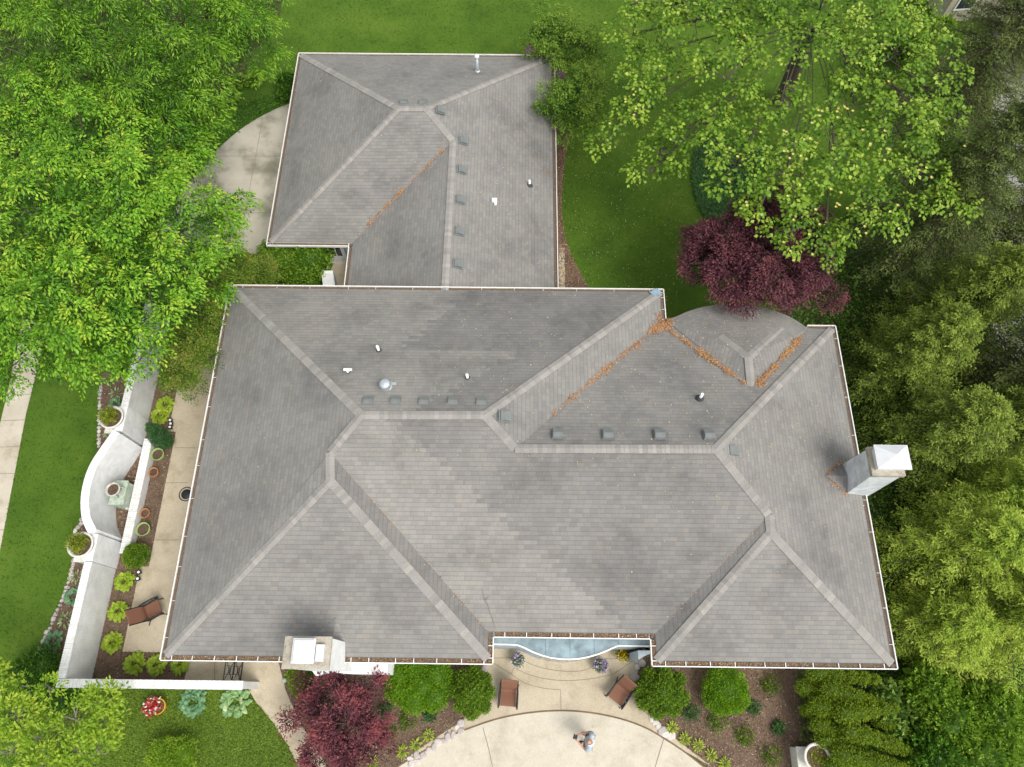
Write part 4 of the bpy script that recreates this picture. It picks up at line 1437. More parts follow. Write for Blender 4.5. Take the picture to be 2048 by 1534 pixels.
k = 0
for seg, lab, grp in ((smooth(pxs([(76, 1302), (88, 1280), (99, 1258), (113, 1225), (128, 1193), (140, 1155), (149, 1117)]), 4), 'small pale stone in the row between the left lawn and the lower wall bed', 'edging stones along the lower lawn'),
                      (pxs([(150, 1062), (163, 1047), (162, 1036)]), 'small pale stone by the lower bowl planter', 'edging stones by the lower planter'),
                      (pxs([(198, 893), (199, 845), (200, 790), (203, 770)]), 'small pale stone in the short row beside the upper bowl planter', 'edging stones by the upper planter')):
    for p in along(seg, .165):
        k += 1
        stone('edging_stone', lab, grp, (p[0] + random.uniform(-.02, .02), p[1], 0), .085 * random.uniform(.8, 1.25), k)
LS = [(972, 1432), (955, 1440)]
for pts, lab, grp in (([(922, 1446), (914, 1455), (921, 1461), (906, 1470), (895, 1474), (886, 1482), (876, 1484), (868, 1493), (858, 1499), (846, 1510), (832, 1510), (820, 1517), (833, 1523), (822, 1527)], 'pinkish grey boulder edging the bed left of the front drive', 'boulders left of the drive'),
                      ([(1303, 1434), (1311, 1445), (1317, 1453), (1329, 1458), (1322, 1462), (1332, 1468), (1340, 1473), (1346, 1470)], 'pinkish grey boulder edging the bed right of the front drive', 'boulders right of the drive'),
                      ([(968, 1340), (971, 1348)], 'grey boulder between the eave corner and the globe shrub', 'boulders by the left eave corner'),
                      ([(1273, 1323), (1274, 1334), (1271, 1354), (1284, 1326)], 'grey boulder under the right eave corner by the terrace', 'boulders by the right eave corner')):
    for p in pts:
        k += 1
        x, y, _ = P(p[0], p[1], 0.05)
        stone('boulder', lab, grp, (x, y, 0.03), .13 * random.uniform(.8, 1.2), k, flat=.5)

# ------------------------------------------------------------------ trees toolkit
def crown_pts(g, lobes, n, zmin=-0.15, shell=(0.75, 1.05), gap=0.0, gscale=1.1, relief=.42):
    lob = np.array(lobes, float)
    w = lob[:, 3] * lob[:, 4]
    idx = g.choice(len(lob), n, p=w / w.sum())
    d = nrm(g.normal(size=(n, 3)))
    bad = d[:, 2] < zmin
    d[bad, 2] *= -1
    p = lob[idx, :3] + d * lob[idx, 3:6] * g.uniform(shell[0], shell[1], n)[:, None]
    nz = np.sin(p[:, 0] * gscale * 2.1 + 1.3) * np.sin(p[:, 1] * gscale * 1.9 + .4) + .6 * np.sin(p[:, 0] * gscale * 4.3 + p[:, 2] * 3) * np.sin(p[:, 1] * gscale * 3.9 + 2) + g.normal(0, .25, n)
    p[:, 2] += relief * np.clip(nz, -1, 1.2) * lob[idx, 5] * .8
    k = nz > gap
    return p[k], d[k], nz[k]


def pad_sprays(g, lobes, npad, padr, k, zmin, shell, gap, gscale):
    """shoots gathered into separate leafy pads at the branch ends, with gaps between the pads"""
    p, d, nz = crown_pts(g, lobes, npad * 14, zmin, shell, gap, gscale, .3)
    sel = []
    for i in range(len(p)):
        if all(np.linalg.norm((p[i] - p[j]) * np.array([1, 1, .7])) > padr * 1.5 for j in sel):
            sel.append(i)
        if len(sel) >= npad: break
    c = p[sel].copy()
    c[:, 2] += g.normal(0, .28, len(sel))
    n = len(sel)
    r = padr * g.uniform(.65, 1.25, n)
    an = np.arange(k)[None, :] * 2.39996 + g.uniform(0, 6.28, (n, 1)) + g.normal(0, .3, (n, k))
    u = np.sqrt((np.arange(k) + .5) / k)[None, :] * np.ones((n, 1))
    lean = d[sel] * np.array([1, 1, 0])
    out = np.stack([np.cos(an), np.sin(an), .55 - .85 * u], -1) + lean[:, None, :] * .45 + g.normal(0, .12, (n, k, 3))
    pos = c[:, None, :] + np.stack([np.cos(an), np.sin(an), 0 * an], -1) * (u * .5 * r[:, None])[..., None]
    pos[..., 2] += r[:, None] * (.35 - .6 * u ** 2) + g.normal(0, .05, (n, k))
    q = np.repeat(g.normal(0, .55, n)[:, None], k, 1) + (.55 - u) * 1.1
    return pos.reshape(-1, 3), out.reshape(-1, 3), q.reshape(-1), c


def sprays(g, c, out, nl, slen, swid, L, Wd, droop=.35, tips=.3, base_t=.42, jit=.35, flat=.7):
    """leafy shoots: nl leaves each side of a drooping shoot, tips paler"""
    N = len(c)
    out = nrm(out)
    side = nrm(np.cross(out, np.array([0, 0, 1.0])) + 1e-6)
    t = (np.arange(nl) + .5) / nl
    t = np.clip(t[None, :] + g.uniform(-.5, .5, (N, nl)) / nl, 0, 1)
    sg = np.where((np.arange(nl) % 2) == 0, 1.0, -1.0)[None, :] * np.ones((N, 1))
    l = slen * g.uniform(.65, 1.25, N)[:, None]
    p = c[:, None, :] + out[:, None, :] * (t * l)[..., None] + side[:, None, :] * (sg * swid * (1 - .6 * t) * g.uniform(.2, 1, (N, nl)))[..., None]
    p[..., 2] -= droop * l * t ** 2 + g.uniform(-.04, .06, (N, nl))
    d = out[:, None, :] * (0.5 + .7 * t)[..., None] + side[:, None, :] * (sg * (1.0 - .6 * t))[..., None] + g.normal(size=(N, nl, 3)) * jit
    d[..., 2] -= droop * (0.6 + t)
    up = np.array([0, 0, 1.0]) * flat + g.normal(size=(N, nl, 3)) * .38 + out[:, None, :] * .2
    ti = np.clip(np.reshape(base_t, (-1, 1)) + g.normal(0, .13, (N, 1)) + tips * t ** 2 + g.normal(0, .11, (N, nl)), 0, 1)
    M_ = N * nl
    LL = L * g.uniform(.6, 1.25, M_)
    return leaf_quads(p.reshape(M_, 3), d.reshape(M_, 3), nrm(up.reshape(M_, 3)), LL, Wd / L * LL * g.uniform(.8, 1.2, M_)), ti.reshape(M_)


def limbs(base, lobes, r0, mat, t, g, twigs=None, fork=None, ntw=120, rtw=.012, lk=1.0):
    b = MB()
    base = Vector(base)
    cen = Vector((sum(l[0] for l in lobes) / len(lobes), sum(l[1] for l in lobes) / len(lobes), sum(l[2] for l in lobes) / len(lobes)))
    fk = Vector(fork) if fork else base.lerp(cen, .45)
    b.tube([base + Vector((0, 0, -.1)), base + Vector((0, 0, .15)), base.lerp(fk, .5) + Vector((g.uniform(-.1, .1), g.uniform(-.1, .1), 0)), fk], [r0 * 1.35, r0, r0 * .85, r0 * .7], 10)
    b.build('trunk', M[mat], t)
    b = MB()
    for l in lobes:
        e = Vector((l[0], l[1], l[2] + l[5] * .2))
        m = fk.lerp(e, .5) + Vector((g.uniform(-.3, .3), g.uniform(-.3, .3), (e - fk).length * .08))
        L = (e - fk).length
        b.tube([fk, fk.lerp(m, .55) + Vector((0, 0, .1)), m, e], [r0 * .5 * lk, r0 * .4 * lk, r0 * .28 * lk, r0 * .12], 7)
    if twigs is not None and len(twigs):
        lob = np.array(lobes, float)
        for p in twigs[:ntw]:
            k = np.argmin(((lob[:, :3] - p) ** 2).sum(1))
            c = Vector(lob[k, :3])
            q = Vector(p)
            b.tube([c, c.lerp(q, .5) + Vector((g.uniform(-.12, .12), g.uniform(-.12, .12), .1)), q], [rtw * 2, rtw * 1.4, rtw * .5], 5)
    b.build('limbs', M[mat], t)


def broadleaf(name, label, cat, base, lobes, n, nl, slen, swid, L, Wd, mat, bark='bark', r0=.2, seed=1, gap=-.2, gscale=1.1, droop=.35, tips=.3, base_t=.42, inner=.25, group=None, fork=None, zmin=-.15, ntw=120, flat=.7, shell=(.75, 1.05), pad=None):
    g = np.random.default_rng(seed)
    t = thing(name, label, cat, (base[0], base[1], 0), group)
    if pad:
        p, out, nz, tips_at = pad_sprays(g, lobes, pad[0], pad[1], pad[2], zmin, shell, gap, gscale)
    else:
        p, d, nz = crown_pts(g, lobes, n, zmin, shell, gap, gscale)
        out = d * np.array([1, 1, .45]) + g.normal(size=d.shape) * .25
        out[:, 2] += .12
        tips_at = p
    V, T = sprays(g, p, out, nl, slen, swid, L, Wd, droop, tips, base_t + .05 + .17 * nz, flat=flat)  # nz also shades the colour: hollows of unpadded crowns painted darker
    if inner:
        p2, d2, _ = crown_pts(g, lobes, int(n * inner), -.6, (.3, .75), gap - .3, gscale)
        V2, T2 = sprays(g, p2, d2 + g.normal(size=d2.shape) * .5, nl, slen, swid * 1.4, L, Wd, droop, 0, base_t - .25, flat=flat)  # inner leaves tinted darker, the shade inside the crown put into their colour
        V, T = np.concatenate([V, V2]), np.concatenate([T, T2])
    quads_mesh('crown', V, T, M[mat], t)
    limbs((base[0], base[1], 0), lobes, r0, bark, t, g, tips_at, fork, ntw, lk=3.5 / (3.5 + max(0, len(lobes) - 8)))
    return t, p


def conifer(name, label, base, z0, zt, R, nb, mat, seed=1, group=None, droop=.3, twl=.55, needle=(.105, .040), nt=12, nn=9, tips=.35, base_t=.4, pw=.8, cat='conifer', r0=.14, azr=None):
    """whorled boughs with side twigs set with needle tufts"""
    g = np.random.default_rng(seed)
    t = thing(name, label, cat, (base[0], base[1], 0), group)
    P_, D_, U_, T_ = [], [], [], []
    bb = MB()
    for i in range(nb):
        f = (i + g.uniform(0, 1)) / nb
        h = z0 + (zt - z0) * f ** 1.15
        az = i * 2.39996 + g.uniform(-.4, .4)
        ln = max(.25, R * (1 - f ** 1.25) ** pw * g.uniform(.75, 1.15))
        dr = np.array([math.cos(az), math.sin(az), 0])
        sd = np.array([-math.sin(az), math.cos(az), 0])
        rise = .35 * f
        s = np.linspace(.12, 1, nt)
        axis = np.array([base[0], base[1], h]) + dr * (s * ln)[:, None]
        axis[:, 2] += ln * (rise * s - droop * s ** 2 + .12 * s ** 4)
        bt = base_t + g.normal(0, .1)
        for k in range(nt):
            for sg in (-1, 1):
                tl = twl * ln ** .5 * (1.05 - .75 * s[k]) * g.uniform(.6, 1.2)
                td = nrm(dr * (.75 + .4 * s[k]) + sd * sg * g.uniform(.6, 1.1) + np.array([0, 0, g.uniform(-.5, -.05)]))
                q = (np.arange(nn) + g.uniform(.2, .8, nn)) / nn
                pts = axis[k] + td * (q * tl)[:, None]
                pts[:, 2] -= .25 * tl * q ** 2
                pts += g.normal(size=pts.shape) * .045
                P_.append(pts)
                D_.append(np.repeat(td[None, :], nn, 0) + g.normal(size=(nn, 3)) * .62)
                U_.append(np.array([0, 0, 1.0]) + g.normal(size=(nn, 3)) * .45)
                T_.append(bt + tips * (.6 * q + .4 * s[k]) - .12 + g.normal(0, .1, nn))
        if ln > .5:
            bb.tube([(base[0], base[1], h)] + [tuple(axis[j]) for j in (2, nt // 2, nt - 1)], [.035, .026, .016, .006], 5)
    p, d, u, tt = (np.concatenate(x) for x in (P_, D_, U_, T_))
    n = len(p)
    LL = needle[0] * g.uniform(.6, 1.35, n)
    V = leaf_quads(p, d, nrm(u), LL, needle[1] * g.uniform(.7, 1.4, n), .05)
    quads_mesh('needles', V, np.clip(tt, 0, 1), M[mat], t)
    bb.build('boughs', M['bark'], t)
    b = MB()
    b.tube([(base[0], base[1], -.1), (base[0], base[1], .3), (base[0], base[1], zt * .6), (base[0], base[1], zt)], [r0 * 1.5, r0, r0 * .6, .02], 10)
    b.build('trunk', M['bark'], t)
    return t


# ------------------------------------------------------------------ trees
LP = lobe_px
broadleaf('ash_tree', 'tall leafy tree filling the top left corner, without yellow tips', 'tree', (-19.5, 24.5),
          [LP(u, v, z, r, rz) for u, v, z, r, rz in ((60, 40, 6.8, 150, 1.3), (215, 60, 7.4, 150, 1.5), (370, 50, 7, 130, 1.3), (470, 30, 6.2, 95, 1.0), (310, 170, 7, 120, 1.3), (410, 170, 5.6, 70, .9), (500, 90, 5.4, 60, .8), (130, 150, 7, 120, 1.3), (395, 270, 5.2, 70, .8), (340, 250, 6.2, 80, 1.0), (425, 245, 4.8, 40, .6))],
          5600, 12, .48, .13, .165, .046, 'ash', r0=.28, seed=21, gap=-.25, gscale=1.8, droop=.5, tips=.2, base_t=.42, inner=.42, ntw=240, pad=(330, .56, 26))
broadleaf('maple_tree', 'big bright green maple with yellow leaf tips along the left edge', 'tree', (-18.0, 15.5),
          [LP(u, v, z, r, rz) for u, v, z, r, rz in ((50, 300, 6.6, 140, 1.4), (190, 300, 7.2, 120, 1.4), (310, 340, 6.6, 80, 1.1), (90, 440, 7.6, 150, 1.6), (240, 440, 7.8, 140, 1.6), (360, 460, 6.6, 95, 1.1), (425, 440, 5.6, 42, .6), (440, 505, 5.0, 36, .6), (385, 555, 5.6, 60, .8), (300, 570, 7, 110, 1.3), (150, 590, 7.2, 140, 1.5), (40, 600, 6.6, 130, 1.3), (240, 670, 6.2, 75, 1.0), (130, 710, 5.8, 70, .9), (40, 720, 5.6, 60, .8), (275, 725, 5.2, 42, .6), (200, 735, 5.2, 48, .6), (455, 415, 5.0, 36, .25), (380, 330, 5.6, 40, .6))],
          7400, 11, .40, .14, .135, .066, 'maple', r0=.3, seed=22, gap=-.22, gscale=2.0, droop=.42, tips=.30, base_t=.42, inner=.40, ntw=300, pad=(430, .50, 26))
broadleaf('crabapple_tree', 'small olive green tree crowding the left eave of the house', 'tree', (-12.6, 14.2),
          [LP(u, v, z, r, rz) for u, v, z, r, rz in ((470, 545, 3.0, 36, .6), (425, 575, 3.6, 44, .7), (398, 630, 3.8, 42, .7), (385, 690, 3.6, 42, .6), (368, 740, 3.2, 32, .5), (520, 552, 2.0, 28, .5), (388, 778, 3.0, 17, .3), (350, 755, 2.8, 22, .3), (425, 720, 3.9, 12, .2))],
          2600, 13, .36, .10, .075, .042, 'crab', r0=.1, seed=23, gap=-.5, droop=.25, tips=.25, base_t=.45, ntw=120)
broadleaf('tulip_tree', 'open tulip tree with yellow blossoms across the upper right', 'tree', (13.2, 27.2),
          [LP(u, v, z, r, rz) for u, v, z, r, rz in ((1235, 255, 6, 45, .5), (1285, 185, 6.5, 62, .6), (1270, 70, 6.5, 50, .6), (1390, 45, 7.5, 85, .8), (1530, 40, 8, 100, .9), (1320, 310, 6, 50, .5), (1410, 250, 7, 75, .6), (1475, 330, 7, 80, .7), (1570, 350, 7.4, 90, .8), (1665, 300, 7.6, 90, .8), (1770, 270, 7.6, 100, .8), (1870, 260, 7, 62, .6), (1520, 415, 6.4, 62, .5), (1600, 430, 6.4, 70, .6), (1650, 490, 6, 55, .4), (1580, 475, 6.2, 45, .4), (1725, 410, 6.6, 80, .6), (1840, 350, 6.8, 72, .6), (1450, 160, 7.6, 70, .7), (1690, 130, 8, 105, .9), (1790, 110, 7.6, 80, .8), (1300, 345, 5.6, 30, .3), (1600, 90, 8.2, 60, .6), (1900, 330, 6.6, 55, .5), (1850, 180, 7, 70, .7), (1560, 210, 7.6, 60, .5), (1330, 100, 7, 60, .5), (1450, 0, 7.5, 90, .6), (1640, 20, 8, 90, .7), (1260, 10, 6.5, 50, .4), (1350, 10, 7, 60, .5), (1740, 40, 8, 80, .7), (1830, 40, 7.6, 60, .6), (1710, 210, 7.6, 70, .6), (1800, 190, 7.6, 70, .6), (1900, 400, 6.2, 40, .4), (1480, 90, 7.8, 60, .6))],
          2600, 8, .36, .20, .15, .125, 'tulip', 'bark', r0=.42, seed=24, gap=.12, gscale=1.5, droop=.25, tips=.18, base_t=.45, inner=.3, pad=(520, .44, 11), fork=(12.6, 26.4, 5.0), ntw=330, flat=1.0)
tt = [o for o in COL.objects if o.name.startswith('tulip_tree')][0]
g = np.random.default_rng(5)
pp, _, _ = crown_pts(g, [LP(u, v, z, r, .6) for u, v, z, r in ((1260, 255, 6.3, 60), (1300, 180, 6.8, 60), (1560, 350, 7.8, 110), (1700, 320, 8, 130), (1830, 300, 7.8, 90), (1600, 440, 6.8, 90), (1690, 130, 8.3, 90), (1420, 60, 8, 70), (1740, 420, 7, 70))], 330, .3, (.95, 1.1), 0.1)
V = []
for q in pp[:95]:
    for a in range(6):
        an = a * 1.047 + q[0]
        d = np.array([math.cos(an), math.sin(an), .55])
        s = np.array([-math.sin(an), math.cos(an), 0])
        V.append([q, q + d * .036 - s * .02, q + d * .06, q + d * .036 + s * .02])
bl = quads_mesh('blossoms', V, g.uniform(0, 1, len(V)), M['blossom'], tt)
bl['kind'] = 'stuff'
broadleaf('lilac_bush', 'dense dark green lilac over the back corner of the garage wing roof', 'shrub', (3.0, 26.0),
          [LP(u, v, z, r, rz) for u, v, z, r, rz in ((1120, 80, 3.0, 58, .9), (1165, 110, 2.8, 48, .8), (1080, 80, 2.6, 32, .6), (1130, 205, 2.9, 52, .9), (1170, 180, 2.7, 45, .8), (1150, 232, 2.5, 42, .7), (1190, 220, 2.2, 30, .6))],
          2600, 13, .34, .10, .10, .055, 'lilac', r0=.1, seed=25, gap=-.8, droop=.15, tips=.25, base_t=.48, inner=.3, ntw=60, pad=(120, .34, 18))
lt = [o for o in COL.objects if o.name.startswith('lilac_bush')][0]
for u, v in ((1122, 152), (1060, 101)):
    V, T = fuzz(np.random.default_rng(u), [LP(u, v, 3.0, 9, .16)], 160, .05, .04, spread=.9)
    quads_mesh('blossom', V, T, M['purple'], lt)
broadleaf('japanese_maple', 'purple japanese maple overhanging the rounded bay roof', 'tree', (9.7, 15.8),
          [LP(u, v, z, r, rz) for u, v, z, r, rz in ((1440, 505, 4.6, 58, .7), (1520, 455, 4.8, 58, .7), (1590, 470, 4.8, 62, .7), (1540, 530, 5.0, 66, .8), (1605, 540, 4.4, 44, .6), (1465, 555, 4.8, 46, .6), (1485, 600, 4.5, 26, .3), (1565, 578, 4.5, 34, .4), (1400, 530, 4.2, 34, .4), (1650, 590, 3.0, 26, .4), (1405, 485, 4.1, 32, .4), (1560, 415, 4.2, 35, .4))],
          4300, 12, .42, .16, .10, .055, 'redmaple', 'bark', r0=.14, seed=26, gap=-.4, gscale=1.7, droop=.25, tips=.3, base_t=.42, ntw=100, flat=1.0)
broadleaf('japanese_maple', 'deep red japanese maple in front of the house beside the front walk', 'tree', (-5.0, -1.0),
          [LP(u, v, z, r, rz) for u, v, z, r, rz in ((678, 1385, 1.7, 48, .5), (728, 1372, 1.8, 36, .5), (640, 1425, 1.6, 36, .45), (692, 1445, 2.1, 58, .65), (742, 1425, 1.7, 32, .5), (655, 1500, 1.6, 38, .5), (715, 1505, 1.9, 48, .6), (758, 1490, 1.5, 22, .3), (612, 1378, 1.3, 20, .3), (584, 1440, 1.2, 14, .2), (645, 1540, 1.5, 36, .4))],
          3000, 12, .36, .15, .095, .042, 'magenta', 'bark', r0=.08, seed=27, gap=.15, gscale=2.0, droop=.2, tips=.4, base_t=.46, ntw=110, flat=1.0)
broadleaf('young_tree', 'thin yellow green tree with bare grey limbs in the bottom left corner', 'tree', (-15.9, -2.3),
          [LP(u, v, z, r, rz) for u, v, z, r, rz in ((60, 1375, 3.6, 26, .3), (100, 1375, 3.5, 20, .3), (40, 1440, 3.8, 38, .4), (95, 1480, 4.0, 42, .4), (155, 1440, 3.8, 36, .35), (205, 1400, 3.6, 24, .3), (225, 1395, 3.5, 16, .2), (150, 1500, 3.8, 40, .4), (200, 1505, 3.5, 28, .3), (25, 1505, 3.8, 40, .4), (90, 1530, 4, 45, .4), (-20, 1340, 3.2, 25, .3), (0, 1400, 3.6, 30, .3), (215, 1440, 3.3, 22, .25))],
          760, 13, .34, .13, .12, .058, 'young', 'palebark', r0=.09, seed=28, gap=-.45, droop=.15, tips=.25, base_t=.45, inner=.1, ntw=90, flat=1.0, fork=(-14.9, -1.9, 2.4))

# conifers along the right side
conifer('spruce_tree', 'dark spruce rooted nearest the purple maple, trunk hidden', (16.6, 17.2), 2.2, 11, 2.9, 220, 'spruce', 31)
conifer('spruce_tree', 'dark spruce against the pale road, top right corner', (20.6, 25.5), 1.5, 11, 3.4, 250, 'spruce', 32)
conifer('spruce_tree', 'dark open spruce at the right edge, between top corner and light firs', (20.4, 17.5), 1.8, 11, 2.9, 220, 'spruce', 33)
conifer('spruce_tree', 'dark spruce at the right edge above the yellow green hemlock', (19.6, 11.2), 1.2, 9, 3.0, 220, 'spruce', 34)
conifer('fir_tree', 'light green fir beside the right eave, level with the bay', (15.5, 12.0), .5, 6.0, 2.3, 200, 'fir', 35, droop=.25, pw=.6)
conifer('fir_tree', 'light green fir just above the side chimney', (16.0, 8.8), .4, 5.6, 2.3, 200, 'fir', 36, droop=.25, pw=.6)
conifer('fir_tree', 'light green fir behind the other two, towards the road', (17.6, 13.8), .8, 7.0, 2.5, 210, 'fir', 37, droop=.25, pw=.6)
conifer('hemlock_tree', 'feathery yellow green hemlock right of the house, nearest the eave', (15.8, 4.6), .5, 5.4, 2.5, 150, 'hemlock', 38, droop=.22, needle=(.12, .034), nt=14, nn=10, tips=.45, pw=.55, twl=.6)
conifer('hemlock_tree', 'feathery yellow green hemlock at the right edge of the picture', (17.2, 2.6), .5, 5.4, 2.5, 150, 'hemlock', 39, droop=.22, needle=(.12, .034), nt=14, nn=10, tips=.45, pw=.55, twl=.6)
conifer('hemlock_tree', 'feathery yellow green hemlock behind the other two, below the dark spruce', (17.4, 6.2), .5, 5.2, 2.3, 140, 'hemlock', 40, droop=.22, needle=(.12, .034), nt=14, nn=10, tips=.42, pw=.55, twl=.6)

conifer('hemlock_tree', 'smallest yellow green hemlock, at the front corner of the house eave', (15.1, 2.2), .3, 3.6, 1.9, 120, 'hemlock', 41, droop=.22, needle=(.12, .034), nt=14, nn=10, tips=.45, pw=.55, twl=.6)
conifer('fir_tree', 'light green fir at the right edge level with the side chimney', (18.6, 9.0), .5, 6.0, 2.4, 190, 'fir', 42, droop=.25, pw=.6)
conifer('spruce_tree', 'dark spruce beside the neighbour house in the far corner', (27.2, 29.8), .5, 8, 3.0, 170, 'spruce', 43)
# ------------------------------------------------------------------ shrubs
shrub('leafy_shrub', 'bright green shrub below the window of the neighbour house', 'shrub', [LP(1845, 70, 1.0, 32, .9), LP(1880, 62, .8, 24, .7), LP(1810, 95, 1.0, 36, .9)], 5000, .15, .09, 'bright', seed=69, noise=.2, nf=4, corek=.7)
shrub('clipped_hedge', 'broad clipped green hedge against the house front', 'hedge',
      [LP(800, 1352, .55, 30, .5), LP(800, 1378, .5, 30, .5), LP(835, 1350, .6, 38, .5), LP(830, 1388, .55, 38, .5), LP(872, 1352, .6, 36, .5), LP(868, 1386, .55, 36, .5), LP(845, 1370, .7, 34, .45), LP(890, 1370, .55, 22, .45)],
      15000, .055, .032, 'box', seed=51, noise=.05)
shrub('globe_shrub', 'lumpy globe arborvitae left of the front terrace', 'shrub',
      [LP(945 + r * .8 * math.cos(a), 1384 + r * math.sin(a), 1.05 - .012 * r, q, .5) for r, a, q in ((0, 0, 22), (22, .4, 19), (22, 1.5, 20), (22, 2.7, 19), (22, 3.9, 20), (22, 5.1, 19), (38, .0, 15), (38, .8, 16), (38, 1.6, 17), (38, 2.4, 15), (38, 3.2, 15), (38, 4.0, 16), (38, 4.8, 16), (38, 5.6, 15))],
      16000, .07, .026, 'arbor', seed=52, noise=.10, nf=5)
shrub('globe_shrub', 'round dark green globe shrub right of the front terrace', 'shrub',
      [LP(1322 + r * math.cos(a), 1384 + r * .9 * math.sin(a), 1.1 - .012 * r, q, .5) for r, a, q in ((0, 0, 24), (25, .2, 20), (25, 1.3, 21), (25, 2.5, 20), (25, 3.7, 21), (25, 4.9, 20), (42, .3, 16), (42, 1.0, 17), (42, 1.8, 17), (42, 2.6, 16), (42, 3.3, 16), (42, 4.1, 17), (42, 4.8, 16), (42, 5.6, 16))],
      17000, .07, .026, 'arbor', seed=53, noise=.10, nf=5)
shrub('boxwood_ball', 'clipped boxwood ball between the globe shrub and the golden cypress', 'shrub', [LP(1450, 1375, .6, 44, .65), LP(1440, 1390, .5, 38, .5), LP(1462, 1390, .5, 36, .5)], 11000, .055, .032, 'box', seed=54, noise=.04)
shrub('cord_cypress', 'golden green cypress with thick drooping folds, bottom right', 'shrub',
      [LP(u + ln * k * math.cos(a), v + ln * k * math.sin(a), z - .25 * k * k, w * (1.05 - .5 * k), .42, .8) for (u, v, ln, a, w, z) in
       ((1635, 1345, 110, .12, 24, 1.4), (1610, 1375, 70, .25, 20, 1.0), (1660, 1378, 95, .30, 25, 1.5), (1640, 1412, 90, .15, 24, 1.3), (1690, 1425, 90, -.10, 26, 1.6), (1615, 1420, 40, .6, 16, .8), (1640, 1450, 70, .35, 22, 1.1), (1700, 1462, 85, .28, 24, 1.5), (1650, 1480, 70, .18, 22, 1.1),
        (1685, 1508, 80, .22, 25, 1.4), (1760, 1440, 45, .5, 18, 1.1), (1770, 1485, 60, .4, 20, 1.1), (1745, 1525, 70, .2, 24, 1.3), (1660, 1530, 60, .1, 22, 1.0), (1820, 1510, 45, .5, 17, .9), (1800, 1460, 30, .7, 13, .8)) for k in (0, .28, .55, .8, 1.0)],
      40000, .075, .022, 'cypress', seed=55, noise=.10, nf=7, lift=-.1)
shrub('green_bush', 'low green bush partly under the front eave beside the chimney', 'shrub', [LP(600, 1352, .4, 26, .4), LP(630, 1350, .4, 26, .4), LP(600, 1375, .3, 18, .3)], 4000, .06, .032, 'box', seed=56)
shrub('green_bush', 'small green bush between the driveway and the garage wing', 'shrub', [LP(575, 168, .6, 20, .6), LP(572, 185, .5, 16, .5)], 3500, .09, .055, 'under', seed=57)
shrub('laurel_bush', 'glossy green bush filling the nook under the garage eave', 'shrub', [LP(575, 516, 1.0, 44, .8), LP(620, 515, 1.1, 46, .8), LP(642, 503, .9, 26, .7), LP(600, 540, .8, 36, .6), LP(622, 540, .7, 22, .6), LP(545, 508, .7, 30, .5), LP(615, 555, .4, 30, .4)], 9000, .11, .06, 'bright', seed=58, noise=.15, nf=4)
x, y, _ = P(322, 872, .5)
shrub('juniper_bush', 'pointed blue green juniper by the upper end of the low wall', 'shrub', [LP(322, 876, .55, 20, .5), LP(312, 864, .75, 14, .6), LP(332, 884, .4, 15, .4), LP(306, 856, .95, 8, .5)], 4200, .07, .022, 'juniper', seed=59, noise=.06)
shrub('round_shrub', 'round clipped shrub at the lower end of the low wall', 'shrub', [LP(274, 1112, .5, 25, .5), LP(268, 1106, .6, 18, .4)], 4500, .06, .03, 'arbor', seed=60, noise=.06)
shrub('golden_bush', 'yellow green bush at the bottom edge of the lower left lawn', 'shrub', [LP(330, 1510, .6, 34, .5), LP(362, 1508, .6, 32, .5), LP(345, 1535, .6, 40, .5)], 7000, .06, .03, 'young', seed=61, noise=.12, corek=.75)
shrub('creeping_juniper', 'dark feathery low bush at the outer corner of the white wall', 'shrub', [LP(85, 1330, .5, 40, .5), LP(55, 1350, .5, 40, .5), LP(100, 1355, .4, 30, .4), LP(60, 1390, .4, 40, .4), LP(30, 1420, .4, 40, .4), LP(120, 1395, .3, 35, .35)], 9000, .13, .028, 'under', seed=62, corek=.7, spread=.7)
for i, (u, v, r, m, lab) in enumerate(((1850, 1375, 45, 'bright', 'bright green leafy shrub below the hemlock, nearest the house corner'), (1900, 1440, 65, 'bright', 'bright green leafy shrub in the middle of the lower right thicket'), (1985, 1430, 60, 'bright', 'bright green leafy shrub at the right edge below the hemlock'),
                                         (1960, 1510, 70, 'bright', 'bright green leafy shrub in the bottom right corner'), (1860, 1510, 50, 'under', 'dull green shrub at the bottom edge beside the golden cypress'))):
    shrub('leafy_shrub', lab, 'shrub', [LP(u, v, 1.0, r, .8), LP(u - r * .6, v + r * .4, .8, r * .6, .6), LP(u + r * .6, v - r * .3, .8, r * .6, .6), LP(u + r * .3, v + r * .6, .7, r * .6, .5)], 6500, .13, .065, m, seed=70 + i, noise=.2, nf=4, corek=.7)
shrub('hydrangea_bush', 'pale leaved bush climbing between the golden cypress and the thicket', 'shrub', [LP(1770, 1395, .9, 30, .5), LP(1800, 1420, .8, 30, .5), LP(1765, 1425, 1.2, 18, .4), LP(1790, 1460, 1.0, 18, .4), LP(1740, 1375, .7, 20, .4)], 1500, .15, .12, 'hydra', seed=77, corek=.6, noise=.2)

